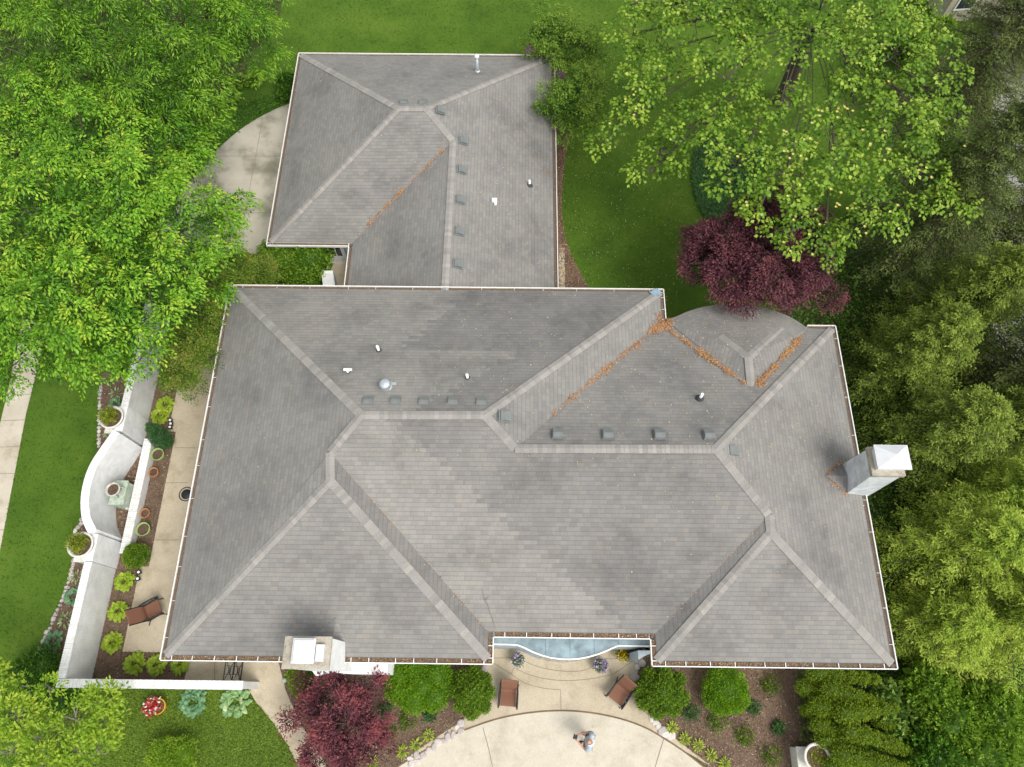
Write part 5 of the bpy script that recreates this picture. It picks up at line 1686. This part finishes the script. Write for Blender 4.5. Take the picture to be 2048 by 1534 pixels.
# hostas and perennials
HB = 'chartreuse hostas in the courtyard bed'
for i, (u, v, r, lab) in enumerate(((328, 808, .40, 'large chartreuse hosta under the big tree beside the courtyard paving, upper of two'), (318, 828, .40, 'large chartreuse hosta just above the pointed juniper'), (246, 1162, .36, 'chartreuse hosta below the round clipped shrub, first in the row'), (232, 1222, .38, 'chartreuse hosta second in the row along the tall white wall'),
                                    (221, 1285, .38, 'chartreuse hosta third in the row along the tall white wall'), (266, 1327, .40, 'chartreuse hosta at the courtyard bottom, nearest the wall corner'), (310, 1330, .38, 'chartreuse hosta at the courtyard bottom, under the gutter corner'), (357, 1329, .30, 'chartreuse hosta at the courtyard bottom, half under the eave'))):
    x, y, _ = P(u, v, .25)
    o = clump('hosta_plant', (x, y, .02), 80, r * 1.12, .30, .21, .13, M['hosta'], None, .35, 100 + i)
    tag(o, lab, 'hosta', HB)
for i, (u, v, r, m, lab, gp) in enumerate(((143, 1192, .30, 'bluehosta', 'blue green hosta outside the white wall, upper of two', None), (103, 1281, .32, 'bluehosta', 'blue green hosta outside the white wall near its corner', None),
                                       (151, 1152, .22, 'whitehosta', 'white striped plant outside the wall below the lower bowl', None), (128, 1240, .24, 'whitehosta', 'white striped plant outside the wall between two blue hostas', None), (230, 785, .24, 'whitehosta', 'white striped plant in the bed above the upper bowl planter', None), (215, 866, .16, 'whitehosta', 'white striped plant at the foot of the curved wall', None),
                                       (228, 806, .2, 'bluehosta', 'small blue green hosta touching the upper bowl planter', None),
                                       (385, 1405, .44, 'bluehosta', 'large blue green hosta below the white wall', None), (470, 1405, .52, 'varhosta', 'largest hosta, pale edged, beside the front walk', None),
                                       (475, 160, .55, 'bright', 'broad leaved hosta clump under the top left tree, right of two', None), (505, 158, .5, 'bright', 'broad leaved hosta clump nearest the garage wing lawn', None), (460, 190, .5, 'bright', 'broad leaved hosta clump under the tree at the driveway edge', None))):
    x, y, _ = P(u, v, .2)
    big = r > .4
    o = clump('hosta_plant', (x, y, .02), 70 if big else 26, r * 1.25, .34 if big else .2, .26 if big else .2, .18 if m != 'whitehosta' else .05, M[m], None, .4, 130 + i)
    tag(o, lab, 'hosta', gp)
k = 0
for u, v, m, lab in ((805, 1503, 'hosta', 'small yellow green clump in the left front bed, lowest by the boulders'), (832, 1489, 'hosta', 'small yellow green clump in the left front bed, largest by the boulders'), (857, 1471, 'hosta', 'small yellow green clump in the left front bed, uppermost by the boulders'), (717, 1518, 'hosta', 'yellow green clump showing through the red maple at the bottom'),
                     (745, 1527, 'hosta', 'yellow green clump at the bottom edge right of the red maple'), (1345, 1455, 'hosta', 'yellow green clump next to the right boulders, first in its row'), (1370, 1478, 'hosta', 'yellow green clump second in the row right of the drive'), (1397, 1491, 'hosta', 'yellow green clump third in the row right of the drive'), (1423, 1510, 'hosta', 'yellow green clump fourth in the row right of the drive'), (1449, 1527, 'hosta', 'yellow green clump at the bottom edge ending the row')):
    k += 1
    x, y, _ = P(u, v, .1)
    o = clump('perennial_clump', (x, y, .03), 34, .20, .16, .17, .045, M[m], None, .6, 160 + k)
    tag(o, lab, 'plant', 'yellow green clumps in the front beds')
for u, v, r, lab in ((770, 1422, 15, 'low green perennial beside the red maple, upper'), (814, 1441, 22, 'largest low green perennial in the left front bed'), (776, 1468, 19, 'low green perennial beside the red maple, lower'), (860, 1430, 15, 'low green perennial below the hedge corner'), (1380, 1425, 18, 'low green perennial below the dark globe shrub'), (1434, 1445, 22, 'largest low green perennial in the right front bed'), (1488, 1475, 20, 'low green perennial in the middle of the right front bed'),
                     (1506, 1416, 15, 'low green perennial right of the boxwood ball'), (1555, 1455, 14, 'low green perennial nearest the golden cypress'), (1541, 1512, 22, 'low green perennial beside the stone wall end'), (1540, 1370, 20, 'sparse green perennial under the eave')):
    shrub('low_perennial', lab, 'plant', [LP(u, v, .12, r, .2), LP(u + r * .4, v - r * .3, .1, r * .6, .18)], 520, .09, .04, 'pachy' if r > 18 else 'ivy', 'low perennials in the front beds', 0, 200 + u, False, shell=(.3, 1.1), noise=.3, spread=.8)

# ------------------------------------------------------------------ neighbour, litter, ground cover
nh = thing('neighbor_house', 'beige neighbour house with a window, cut off by the top right corner', 'house', (26, 36, 0))
bx, by, _ = P(1876, 46, 0)
cx_, cy_, _ = P(1935, 30, 0)
d = Vector((1, .12)).normalized()
pr = [(bx, by), (bx + d.x * 9, by + d.y * 9), (bx + d.x * 9 - d.y * 8, by + d.y * 9 + d.x * 8), (bx - d.y * 8, by + d.x * 8)]
b = MB(); b.prism(pr, 0, 3.0, top=False); b.build('wall', brick_mat('beige lap siding', (.50, .46, .34), (.48, .44, .33), (.3, .27, .2), 4.0, .18, .012), nh)
ov = inset(pr, -.45)
m_ = (sum(p[0] for p in ov) / 4, sum(p[1] for p in ov) / 4, 5.2)
b = MB()
for i in range(4): facet(b, [(*ov[i], 2.95), (*ov[(i + 1) % 4], 2.95), m_], ov[i], ov[(i + 1) % 4])
b.build('roof', M['shingle'], nh)
wa = math.atan2(d.y, d.x)
wx, wy = bx + d.x * .85, by + d.y * .85
b = MB(); b.box((wx, wy, 1.5), (1.0, .12, 1.5), wa); fr = b.build('window', M['white'], nh)
b = MB()
for z in (1.17, 1.83): b.box((wx + d.y * .06, wy - d.x * .06, z), (.84, .03, .58), wa)
b.build('pane', M['glass'], fr)


def scatter(name, polys, n, L, Wd, mat, z=0.03, zj=.02, tilt=.25, excl=(), seed=1, lean=0.0, label=None, cat=None, stuff=True):
    g = np.random.default_rng(seed)
    V = []
    ar = []
    for p in polys:
        ar.append(abs(sum(p[i][0] * p[(i + 1) % len(p)][1] - p[(i + 1) % len(p)][0] * p[i][1] for i in range(len(p)))) / 2)
    ar = np.array(ar)
    for p, k in zip(polys, (n * ar / ar.sum()).astype(int)):
        xs, ys = [q[0] for q in p], [q[1] for q in p]
        bb = (max(xs) - min(xs)) * (max(ys) - min(ys))
        a0 = abs(sum(p[i][0] * p[(i + 1) % len(p)][1] - p[(i + 1) % len(p)][0] * p[i][1] for i in range(len(p)))) / 2
        m = int(k * bb / max(a0, .01)) + 1
        x, y = g.uniform(min(xs), max(xs), m), g.uniform(min(ys), max(ys), m)
        ok = inpoly(x, y, p)
        for e in excl: ok &= ~inpoly(x, y, e)
        V.append(np.stack([x[ok], y[ok], g.uniform(z, z + zj, ok.sum())], 1))
    pos = np.concatenate(V)
    n = len(pos)
    an = g.uniform(0, 2 * math.pi, n)
    d = np.stack([np.cos(an), np.sin(an), g.normal(lean, tilt, n)], 1)
    up = np.array([0, 0, 1.0]) + g.normal(size=(n, 3)) * (.3 if lean == 0 else .8)
    ll = L * g.uniform(.5, 1.4, n)
    o = quads_mesh(name, leaf_quads(pos, d, nrm(up), ll, Wd * g.uniform(.6, 1.4, n)), np.clip(g.normal(.48, .24, n), 0, 1), M[mat])
    return tag(o, label, cat, None, 'stuff')


HOUSEP = [(p[0], p[1]) for p in MAINP]
EX = [SHADE, inset(HOUSEP, .4), GARP, BED_L, OUTBED, BED_FL, BED_FR, BED_E, IVY, WOOD, SIDEWALK, DRIVE, COURT, WALK, TERR, PLAZA, [(-9.6, 13.2), (-6.4, 13.2), (-6.4, 17.6), (-8.2, 17.6), (-8.6, 16.2), (-9.6, 15.6)]]
PACHY = pxs([(120, 1395), (112, 1376), (486, 1378), (513, 1405), (547, 1446), (577.5, 1494), (605, 1548), (60, 1548), (90, 1440)])
VIEWP = pxs([(-40, -30), (2090, -30), (2090, 1560), (-40, 1560)])
scatter('grass', [VIEWP], 270000, .075, .018, 'grass', 0.0, .01, .25, EX + [PACHY], 91, .9, 'short green lawn grass', 'grass')
scatter('ground_cover', [PACHY], 60000, .06, .036, 'pachy', .02, .06, .25, [WALK], 92, 0, 'low leafy ground cover below the white wall', 'ground cover')
scatter('ground_ivy', [IVY], 14000, .10, .065, 'ivy', .05, .12, .25, [], 93, 0, 'rounded patch of dark ivy on the back lawn', 'ivy')
scatter('undergrowth', [SHADE], 26000, .13, .07, 'under', .05, .35, .35, [DRIVE, SIDEWALK, GARP, BED_L, OUTBED], 86, 0, 'added dark leaves standing for shade below the two big left trees', 'undergrowth')  # leaves added to darken what shows through the left crowns
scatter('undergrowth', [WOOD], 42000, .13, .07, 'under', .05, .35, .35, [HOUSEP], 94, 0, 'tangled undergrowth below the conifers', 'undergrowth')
EDGEG = smooth(pxs([(440, 215), (500, 190), (560, 150), (560, 215), (500, 250), (440, 290)]), 3)
scatter('ground_cover', [pxs([(400, 330), (440, 292), (500, 247), (560, 212), (592, 200), (560, 190), (500, 200), (440, 230), (380, 300)])], 5000, .08, .05, 'under', .03, .1, .3, [DRIVE], 97, 0, 'dark ground cover along the driveway edge', 'ground cover')
scatter('bark_chips', [BED_L, OUTBED, BED_FL, BED_FR, BED_E], 60000, .06, .024, 'chips', .035, .025, .25, [COURT, TERR, WALK, PLAZA, NICHE], 95, 0, 'loose bark chips on the planting beds', 'bark chips')
scatter('pebbles', [NICHE], 1200, .08, .055, 'chips', .025, .03, .2, [], 96, 0, 'loose brown pebbles at the foot of the fountain', 'pebbles')
scatter('fallen_petals', [pxs([(1120, 120), (1500, 100), (1420, 420), (1340, 620), (1130, 560)])], 1500, .045, .03, 'fleck', .06, .02, .2, EX[1:3], 98, 0, 'yellow flecks fallen on the back lawn', 'petals')
scatter('fallen_petals', [BED_FR, BED_FL, pxs([(990, 1440), (1300, 1440), (1400, 1540), (900, 1540)])], 420, .035, .025, 'fleck', .07, .01, .2, [], 99, 0, 'pale flecks on the front beds and drive', 'petals')
scatter('leaf_litter', [BED_E], 1500, .06, .03, 'litter', .03, .03, .25, [GARP, HOUSEP], 89, 0, 'brown leaves on the bed beside the garage wing', 'leaf litter')

# leaf litter on the roofs: along valleys, in gutters, flecks on the slopes
def litter(name, pts, L, Wd, mat, label, seed):
    g = np.random.default_rng(seed)
    n = len(pts)
    an = g.uniform(0, 2 * math.pi, n)
    d = np.stack([np.cos(an), np.sin(an), g.normal(0, .2, n)], 1)
    up = np.array([0, 0, 1.0]) + g.normal(size=(n, 3)) * .3
    o = quads_mesh(name, leaf_quads(pts, d, nrm(up), L * g.uniform(.5, 1.4, n), Wd * g.uniform(.6, 1.4, n)), np.clip(g.normal(.5, .24, n), 0, 1), M[mat])
    return tag(o, label, 'leaf litter', None, 'stuff')


g = np.random.default_rng(77)


def roof_z(x, y):
    """height of the shingles above (x, y), by casting a ray on the roof meshes"""
    best = -1
    for t in TREES:
        h = t.ray_cast(Vector((x, y, 20)), Vector((0, 0, -1)))
        if h[0] is not None and h[0].z > best: best = h[0].z
    return best


from mathutils.bvhtree import BVHTree
TREES = []
for o in (roof, r2, r3, r4, r5, r6, groof):
    me = o.data
    off = origin(o)
    TREES.append(BVHTree.FromPolygons([tuple(v.co + off) for v in me.vertices], [tuple(p.vertices) for p in me.polygons]))
vp = []
for a, c, n, w, s0, s1 in (((5.35, 12.6), (0.9, 8.05), 2100, .042, 0, .92), ((5.35, 12.75), (pe[0], pe[1]), 3400, .055, .02, .93), ((bay[-1][0] - .2, bay[-1][1] - .25), (pe[0] + .1, pe[1]), 2800, .048, .05, .95),
                         ((gF[0], gF[1] + .1), (q3[0], q3[1]), 1800, .035, .05, .9), ((vJ[0], vJ[1]), (n3[0], n3[1]), 130, .04, .05, .75), ((vI[0], vI[1]), (n7[0], n7[1]), 110, .035, .1, .9),
                         ((10.5, 6.75), (11.25, 7.25), 260, .05, .1, 1), ((10.5, 6.72), (11.25, 6.22), 260, .05, .1, 1)):
    for i in range(n):
        s = g.uniform(s0, s1)
        k = (.5 + .5 * math.sin(s * 19 + n) * math.sin(s * 7.3 + 1)) * (1 + .6 * math.sin(s * 43))
        if g.uniform() > .05 + k * .75: continue
        ww = w * (.4 + 1.2 * max(0, k))
        x, y = a[0] + (c[0] - a[0]) * s + g.normal(0, ww), a[1] + (c[1] - a[1]) * s + g.normal(0, ww)
        z = roof_z(x, y)
        if z > 1: vp.append((x, y, z + g.uniform(.015, .05)))
for cx, cy, n, r in ((5.58, 12.95, 300, .12), (5.72, 12.72, 160, .12), (5.2, 12.35, 160, .12), (4.4, 11.5, 60, .15), (1.4, 26.0 - 5, 40, .15)):
    for i in range(n):
        x, y = cx + g.normal(0, r), cy + g.normal(0, r)
        z = roof_z(x, y)
        if z > 1: vp.append((x, y, z + g.uniform(.02, .07)))
litter('leaf_litter', np.array(vp), .048, .028, 'litter', 'orange brown leaves heaped in the roof valleys', 1)
vp = []
for a, c, z, sp, hg in RUNS:
    a_, c_ = Vector(a), Vector(c)
    d = (c_ - a_)
    L = d.length
    d.normalize()
    nn = Vector((-d.y, d.x))
    for i in range(int(L * (150 if a[1] < 2 and c[1] < 2 else 60))):
        s, o_ = g.uniform(0, L), (g.uniform(.035, .165) if a[1] < 2 and c[1] < 2 else g.uniform(.10, .165))
        if a[1] < 1 and c[1] < 1 and a[0] > 4 and s > L * .62 and g.uniform() < .8: continue
        p = a_ + d * s + nn * o_
        vp.append((p.x, p.y, z - (.055 if a[1] < 2 and c[1] < 2 else .085) + g.uniform(0, .03)))
litter('leaf_litter', np.array(vp), .055, .028, 'gutterlitter', 'brown leaves lying along the gutters', 2)
b = MB()
for a, c, z, sp, hg in RUNS:
    a_, c_ = Vector(a), Vector(c)
    d = (c_ - a_).normalized()
    nn = Vector((-d.y, d.x))
    p, q = a_ + d * .03, c_ - d * .03
    b.face([(p.x + nn.x * .03, p.y + nn.y * .03, z - .06), (q.x + nn.x * .03, q.y + nn.y * .03, z - .06), (q.x + nn.x * .175, q.y + nn.y * .175, z - .052), (p.x + nn.x * .175, p.y + nn.y * .175, z - .052)])
for x0, y0, x1, y1, z in ((xK - .175, hsi + .03, xK - .03, hsi + .175, ZE), (xH + .03, hsi + .03, xH + .175, hsi + .175, ZE), (gl + .03, gs + .03, gl + .175, gs + .175, ZG)):
    b.prism([(x0, y0), (x1, y0), (x1, y1), (x0, y1)], z - .1, z - .05)
tag(b.build('gutter_sludge', M['gutter_in']), 'dark wet leaf mould in the gutter bottoms', 'sludge', None, 'stuff')
vp = []
for cx, cy, sx, sy, n in ((-.3, 20, 1.5, 4.5, 520), (8.5, 8.5, 2.5, 3, 420), (2, 9.5, 3, 2.5, 260), (-3, 10, 5, 3, 120), (1, 4, 5, 2.5, 60), (8.2, 12, 1.6, .8, 160), (-6, 22, 3, 3, 120)):
    for i in range(n):
        x, y = g.normal(cx, sx), g.normal(cy, sy)
        z = roof_z(x, y)
        if z > 1: vp.append((x, y, z + .012))
litter('fallen_petals', np.array(vp), .045, .03, 'fleck', 'yellow flecks sprinkled over the shingles', 3)
b = MB()
x, y, _ = P(972, 1205, 4.6)
tw = [(x - .15, y + .45), (x - .05, y + .12), (x + .08, y - .1), (x + .3, y - .75)]
b.tube([(p[0], p[1], roof_z(*p) + .03) for p in tw], [.006, .012, .012, .005], 6)
b.tube([(tw[1][0], tw[1][1], roof_z(*tw[1]) + .03), (x + .12, y + .25, roof_z(x + .12, y + .25) + .05)], [.01, .004], 6)
tag(b.build('twig', M['palebark'], None, (x, y, 4.5)), 'thin dry twig lying on the front roof slope', 'twig')

# ------------------------------------------------------------------ the person on the drive
def skin(name, pts, edges, mat, parent, root, sub=2):
    names = list(pts)
    me = bpy.data.meshes.new(name)
    me.from_pydata([pts[k][:3] for k in names], [(names.index(a), names.index(c)) for a, c in edges], [])
    o = bpy.data.objects.new(name, me)
    COL.objects.link(o)
    o.parent = parent
    md = o.modifiers.new('skin', 'SKIN')
    md.use_smooth_shade = True
    md.branch_smoothing = .6
    for i, k in enumerate(names):
        sv = me.skin_vertices[0].data[i]
        r = pts[k][3]
        sv.radius = r if isinstance(r, tuple) else (r, r)
        sv.use_root = (k == root)
    s_ = o.modifiers.new('sub', 'SUBSURF')
    s_.levels = s_.render_levels = sub
    me.materials.append(mat)
    return o


M['flesh'] = plain_mat('tanned skin', (0.55, 0.29, 0.20), 0.5, 0, .06, 14)
M['shirt'] = plain_mat('pale blue grey shirt', (0.40, 0.46, 0.52), 0.85, 0, .08, 18, .1)
M['collar'] = plain_mat('white hair', (0.74, 0.73, 0.70), 0.7, 0, .08, 50, .2)
M['shorts'] = plain_mat('dark grey shorts', (0.10, 0.11, 0.12), 0.85, 0, .1, 20)
per = thing('person', 'balding person in a pale blue shirt holding a black remote on the drive', 'person')
pts = {'pelvis': (0, -.02, .95, .13), 'belly': (0, .02, 1.10, .14), 'chest': (0, 0, 1.32, .145), 'neck0': (0, .01, 1.47, .07), 'neck': (0, .045, 1.53, .055), 'jaw': (0, .085, 1.59, .066), 'head': (0, .085, 1.67, .088), 'brow': (0, .08, 1.72, .086), 'top': (0, .07, 1.775, .058), 'nose': (0, .19, 1.655, .014)}
ed = [('pelvis', 'belly'), ('belly', 'chest'), ('chest', 'neck0'), ('neck0', 'neck'), ('neck', 'jaw'), ('jaw', 'head'), ('head', 'brow'), ('brow', 'top'), ('head', 'nose')]
for s, t_ in ((-1, 'l'), (1, 'r')):
    pts.update({'ear' + t_: (s * .098, .07, 1.665, .016), 'sh' + t_: (s * .19, -.01, 1.42, .066), 'el' + t_: (s * .29, .05, 1.16, .045), 'fm' + t_: (s * .21, .22, 1.17, .038), 'wr' + t_: (s * .12, .38, 1.20, .027), 'pa' + t_: (s * .095, .44, 1.205, (.03, .018)),
                'hip' + t_: (s * .10, -.01, .86, .10), 'kn' + t_: (s * .12, .02, .49, .062), 'an' + t_: (s * .13, -.02, .09, .042), 'toe' + t_: (s * .15, .15, .035, .036)})
    ed += [('head', 'ear' + t_), ('chest', 'sh' + t_), ('sh' + t_, 'el' + t_), ('el' + t_, 'fm' + t_), ('fm' + t_, 'wr' + t_), ('wr' + t_, 'pa' + t_), ('pelvis', 'hip' + t_), ('hip' + t_, 'kn' + t_), ('kn' + t_, 'an' + t_), ('an' + t_, 'toe' + t_)]
    for j, (dz_, ln) in enumerate(((.024, .052), (.008, .060), (-.009, .056), (-.025, .042))):
        a, c = 'f%s%d' % (t_, j), 'g%s%d' % (t_, j)
        pts[a] = (s * .088, .478, 1.205 + dz_, .0095)
        pts[c] = (s * (.088 - .03), .478 + ln * .7, 1.203 + dz_, .008)
        pts[c + 'x'] = (s * (.088 - .055), .478 + ln * .75, 1.200 + dz_, .007)
        ed += [('pa' + t_, a), (a, c), (c, c + 'x')]
    pts['th' + t_] = (s * .075, .43, 1.232, .010)
    pts['tt' + t_] = (s * .05, .455, 1.245, .008)
    ed += [('pa' + t_, 'th' + t_), ('th' + t_, 'tt' + t_)]
skin('body', pts, ed, M['flesh'], per, 'pelvis')
sp_ = {'p': (0, -.02, .98, .18), 'b': (0, .04, 1.10, .21), 'c': (0, .005, 1.31, .20), 'n': (0, .005, 1.455, .10)}
se = [('p', 'b'), ('b', 'c'), ('c', 'n')]
for s, t_ in ((-1, 'l'), (1, 'r')):
    sp_.update({'s' + t_: (s * .19, -.01, 1.42, .112), 'm' + t_: (s * .28, .04, 1.22, .085)})
    se += [('c', 's' + t_), ('s' + t_, 'm' + t_)]
skin('shirt', sp_, se, M['shirt'], per, 'p')
sp_ = {'p': (0, -.02, .93, .165)}
se = []
for s, t_ in ((-1, 'l'), (1, 'r')):
    sp_.update({'h' + t_: (s * .10, -.01, .84, .118), 'k' + t_: (s * .12, .01, .56, .095)})
    se += [('p', 'h' + t_), ('h' + t_, 'k' + t_)]
skin('shorts', sp_, se, M['shorts'], per, 'p')
for s in (-1, 1):
    b = MB()
    rows = []
    for y, w, h in ((-.09, .03, .07), (-.06, .045, .09), (.02, .045, .09), (.10, .05, .07), (.18, .045, .055), (.22, .02, .04)):
        rows.append([(s * .14 + w * math.cos(a), y, max(0.002, h * .5 + h * .55 * math.sin(a))) for a in np.linspace(0, 2 * math.pi, 11)[:-1]])
    b.grid(rows, closed=True); b.face(rows[0][::-1]); b.face(rows[-1])
    b.build('shoe', M['iron'], per)
    b = MB()
    b.lathe([(.001, -.011), (.009, -.007), (.0115, 0), (.009, .007), (.001, .011)], (s * .034, .168, 1.675), 10)
    b.build('eye', M['rubber'], per)
b = MB()
rows = []
for r, z in ((.085, 1.60), (.105, 1.64), (.112, 1.68), (.107, 1.715), (.092, 1.735)):
    rows.append([(r * .98 * math.cos(a), .075 + r * 1.05 * math.sin(a), z - .10 * (math.cos(a - 1.5 * math.pi) - .3) * .25) for a in np.linspace(math.pi * .94, math.pi * 2.06, 19)])
b.grid(rows)
b.build('hair', M['collar'], per)
b = MB()
rows = []
for r, z in ((.085, 1.50), (.118, 1.475), (.125, 1.45)):
    rows.append([(r * math.cos(a), .0 + r * math.sin(a), z) for a in np.linspace(0, 2 * math.pi, 23)])
b.grid(rows)
b.build('collar', M['collar'], per)
x, y, _ = P(1181, 1484, 1.4)
PL, PR = (x, y, .036), math.radians(74)
per.location = PL
per.rotation_euler = (0, 0, PR)
rc = thing('remote_control', 'black remote control held in the hands of the person on the drive', 'remote')
b = MB(); b.box((0, .475, 1.20), (.15, .085, .05)); b.build('case', M['iron'], rc, bevel=.012)
b = MB(); b.box((0, .545, 1.235), (.15, .012, .085), rot=Matrix.Rotation(.5, 3, 'X')); b.build('screen', M['glass'], rc, bevel=.003)
b = MB()
for s in (-1, 1): b.tube([(s * .04, .47, 1.22), (s * .04, .47, 1.245), (s * .04, .47, 1.248)], [.005, .005, .009], 8)
b.build('stick', M['iron'], rc)
rc.location = PL
rc.rotation_euler = (0, 0, PR)
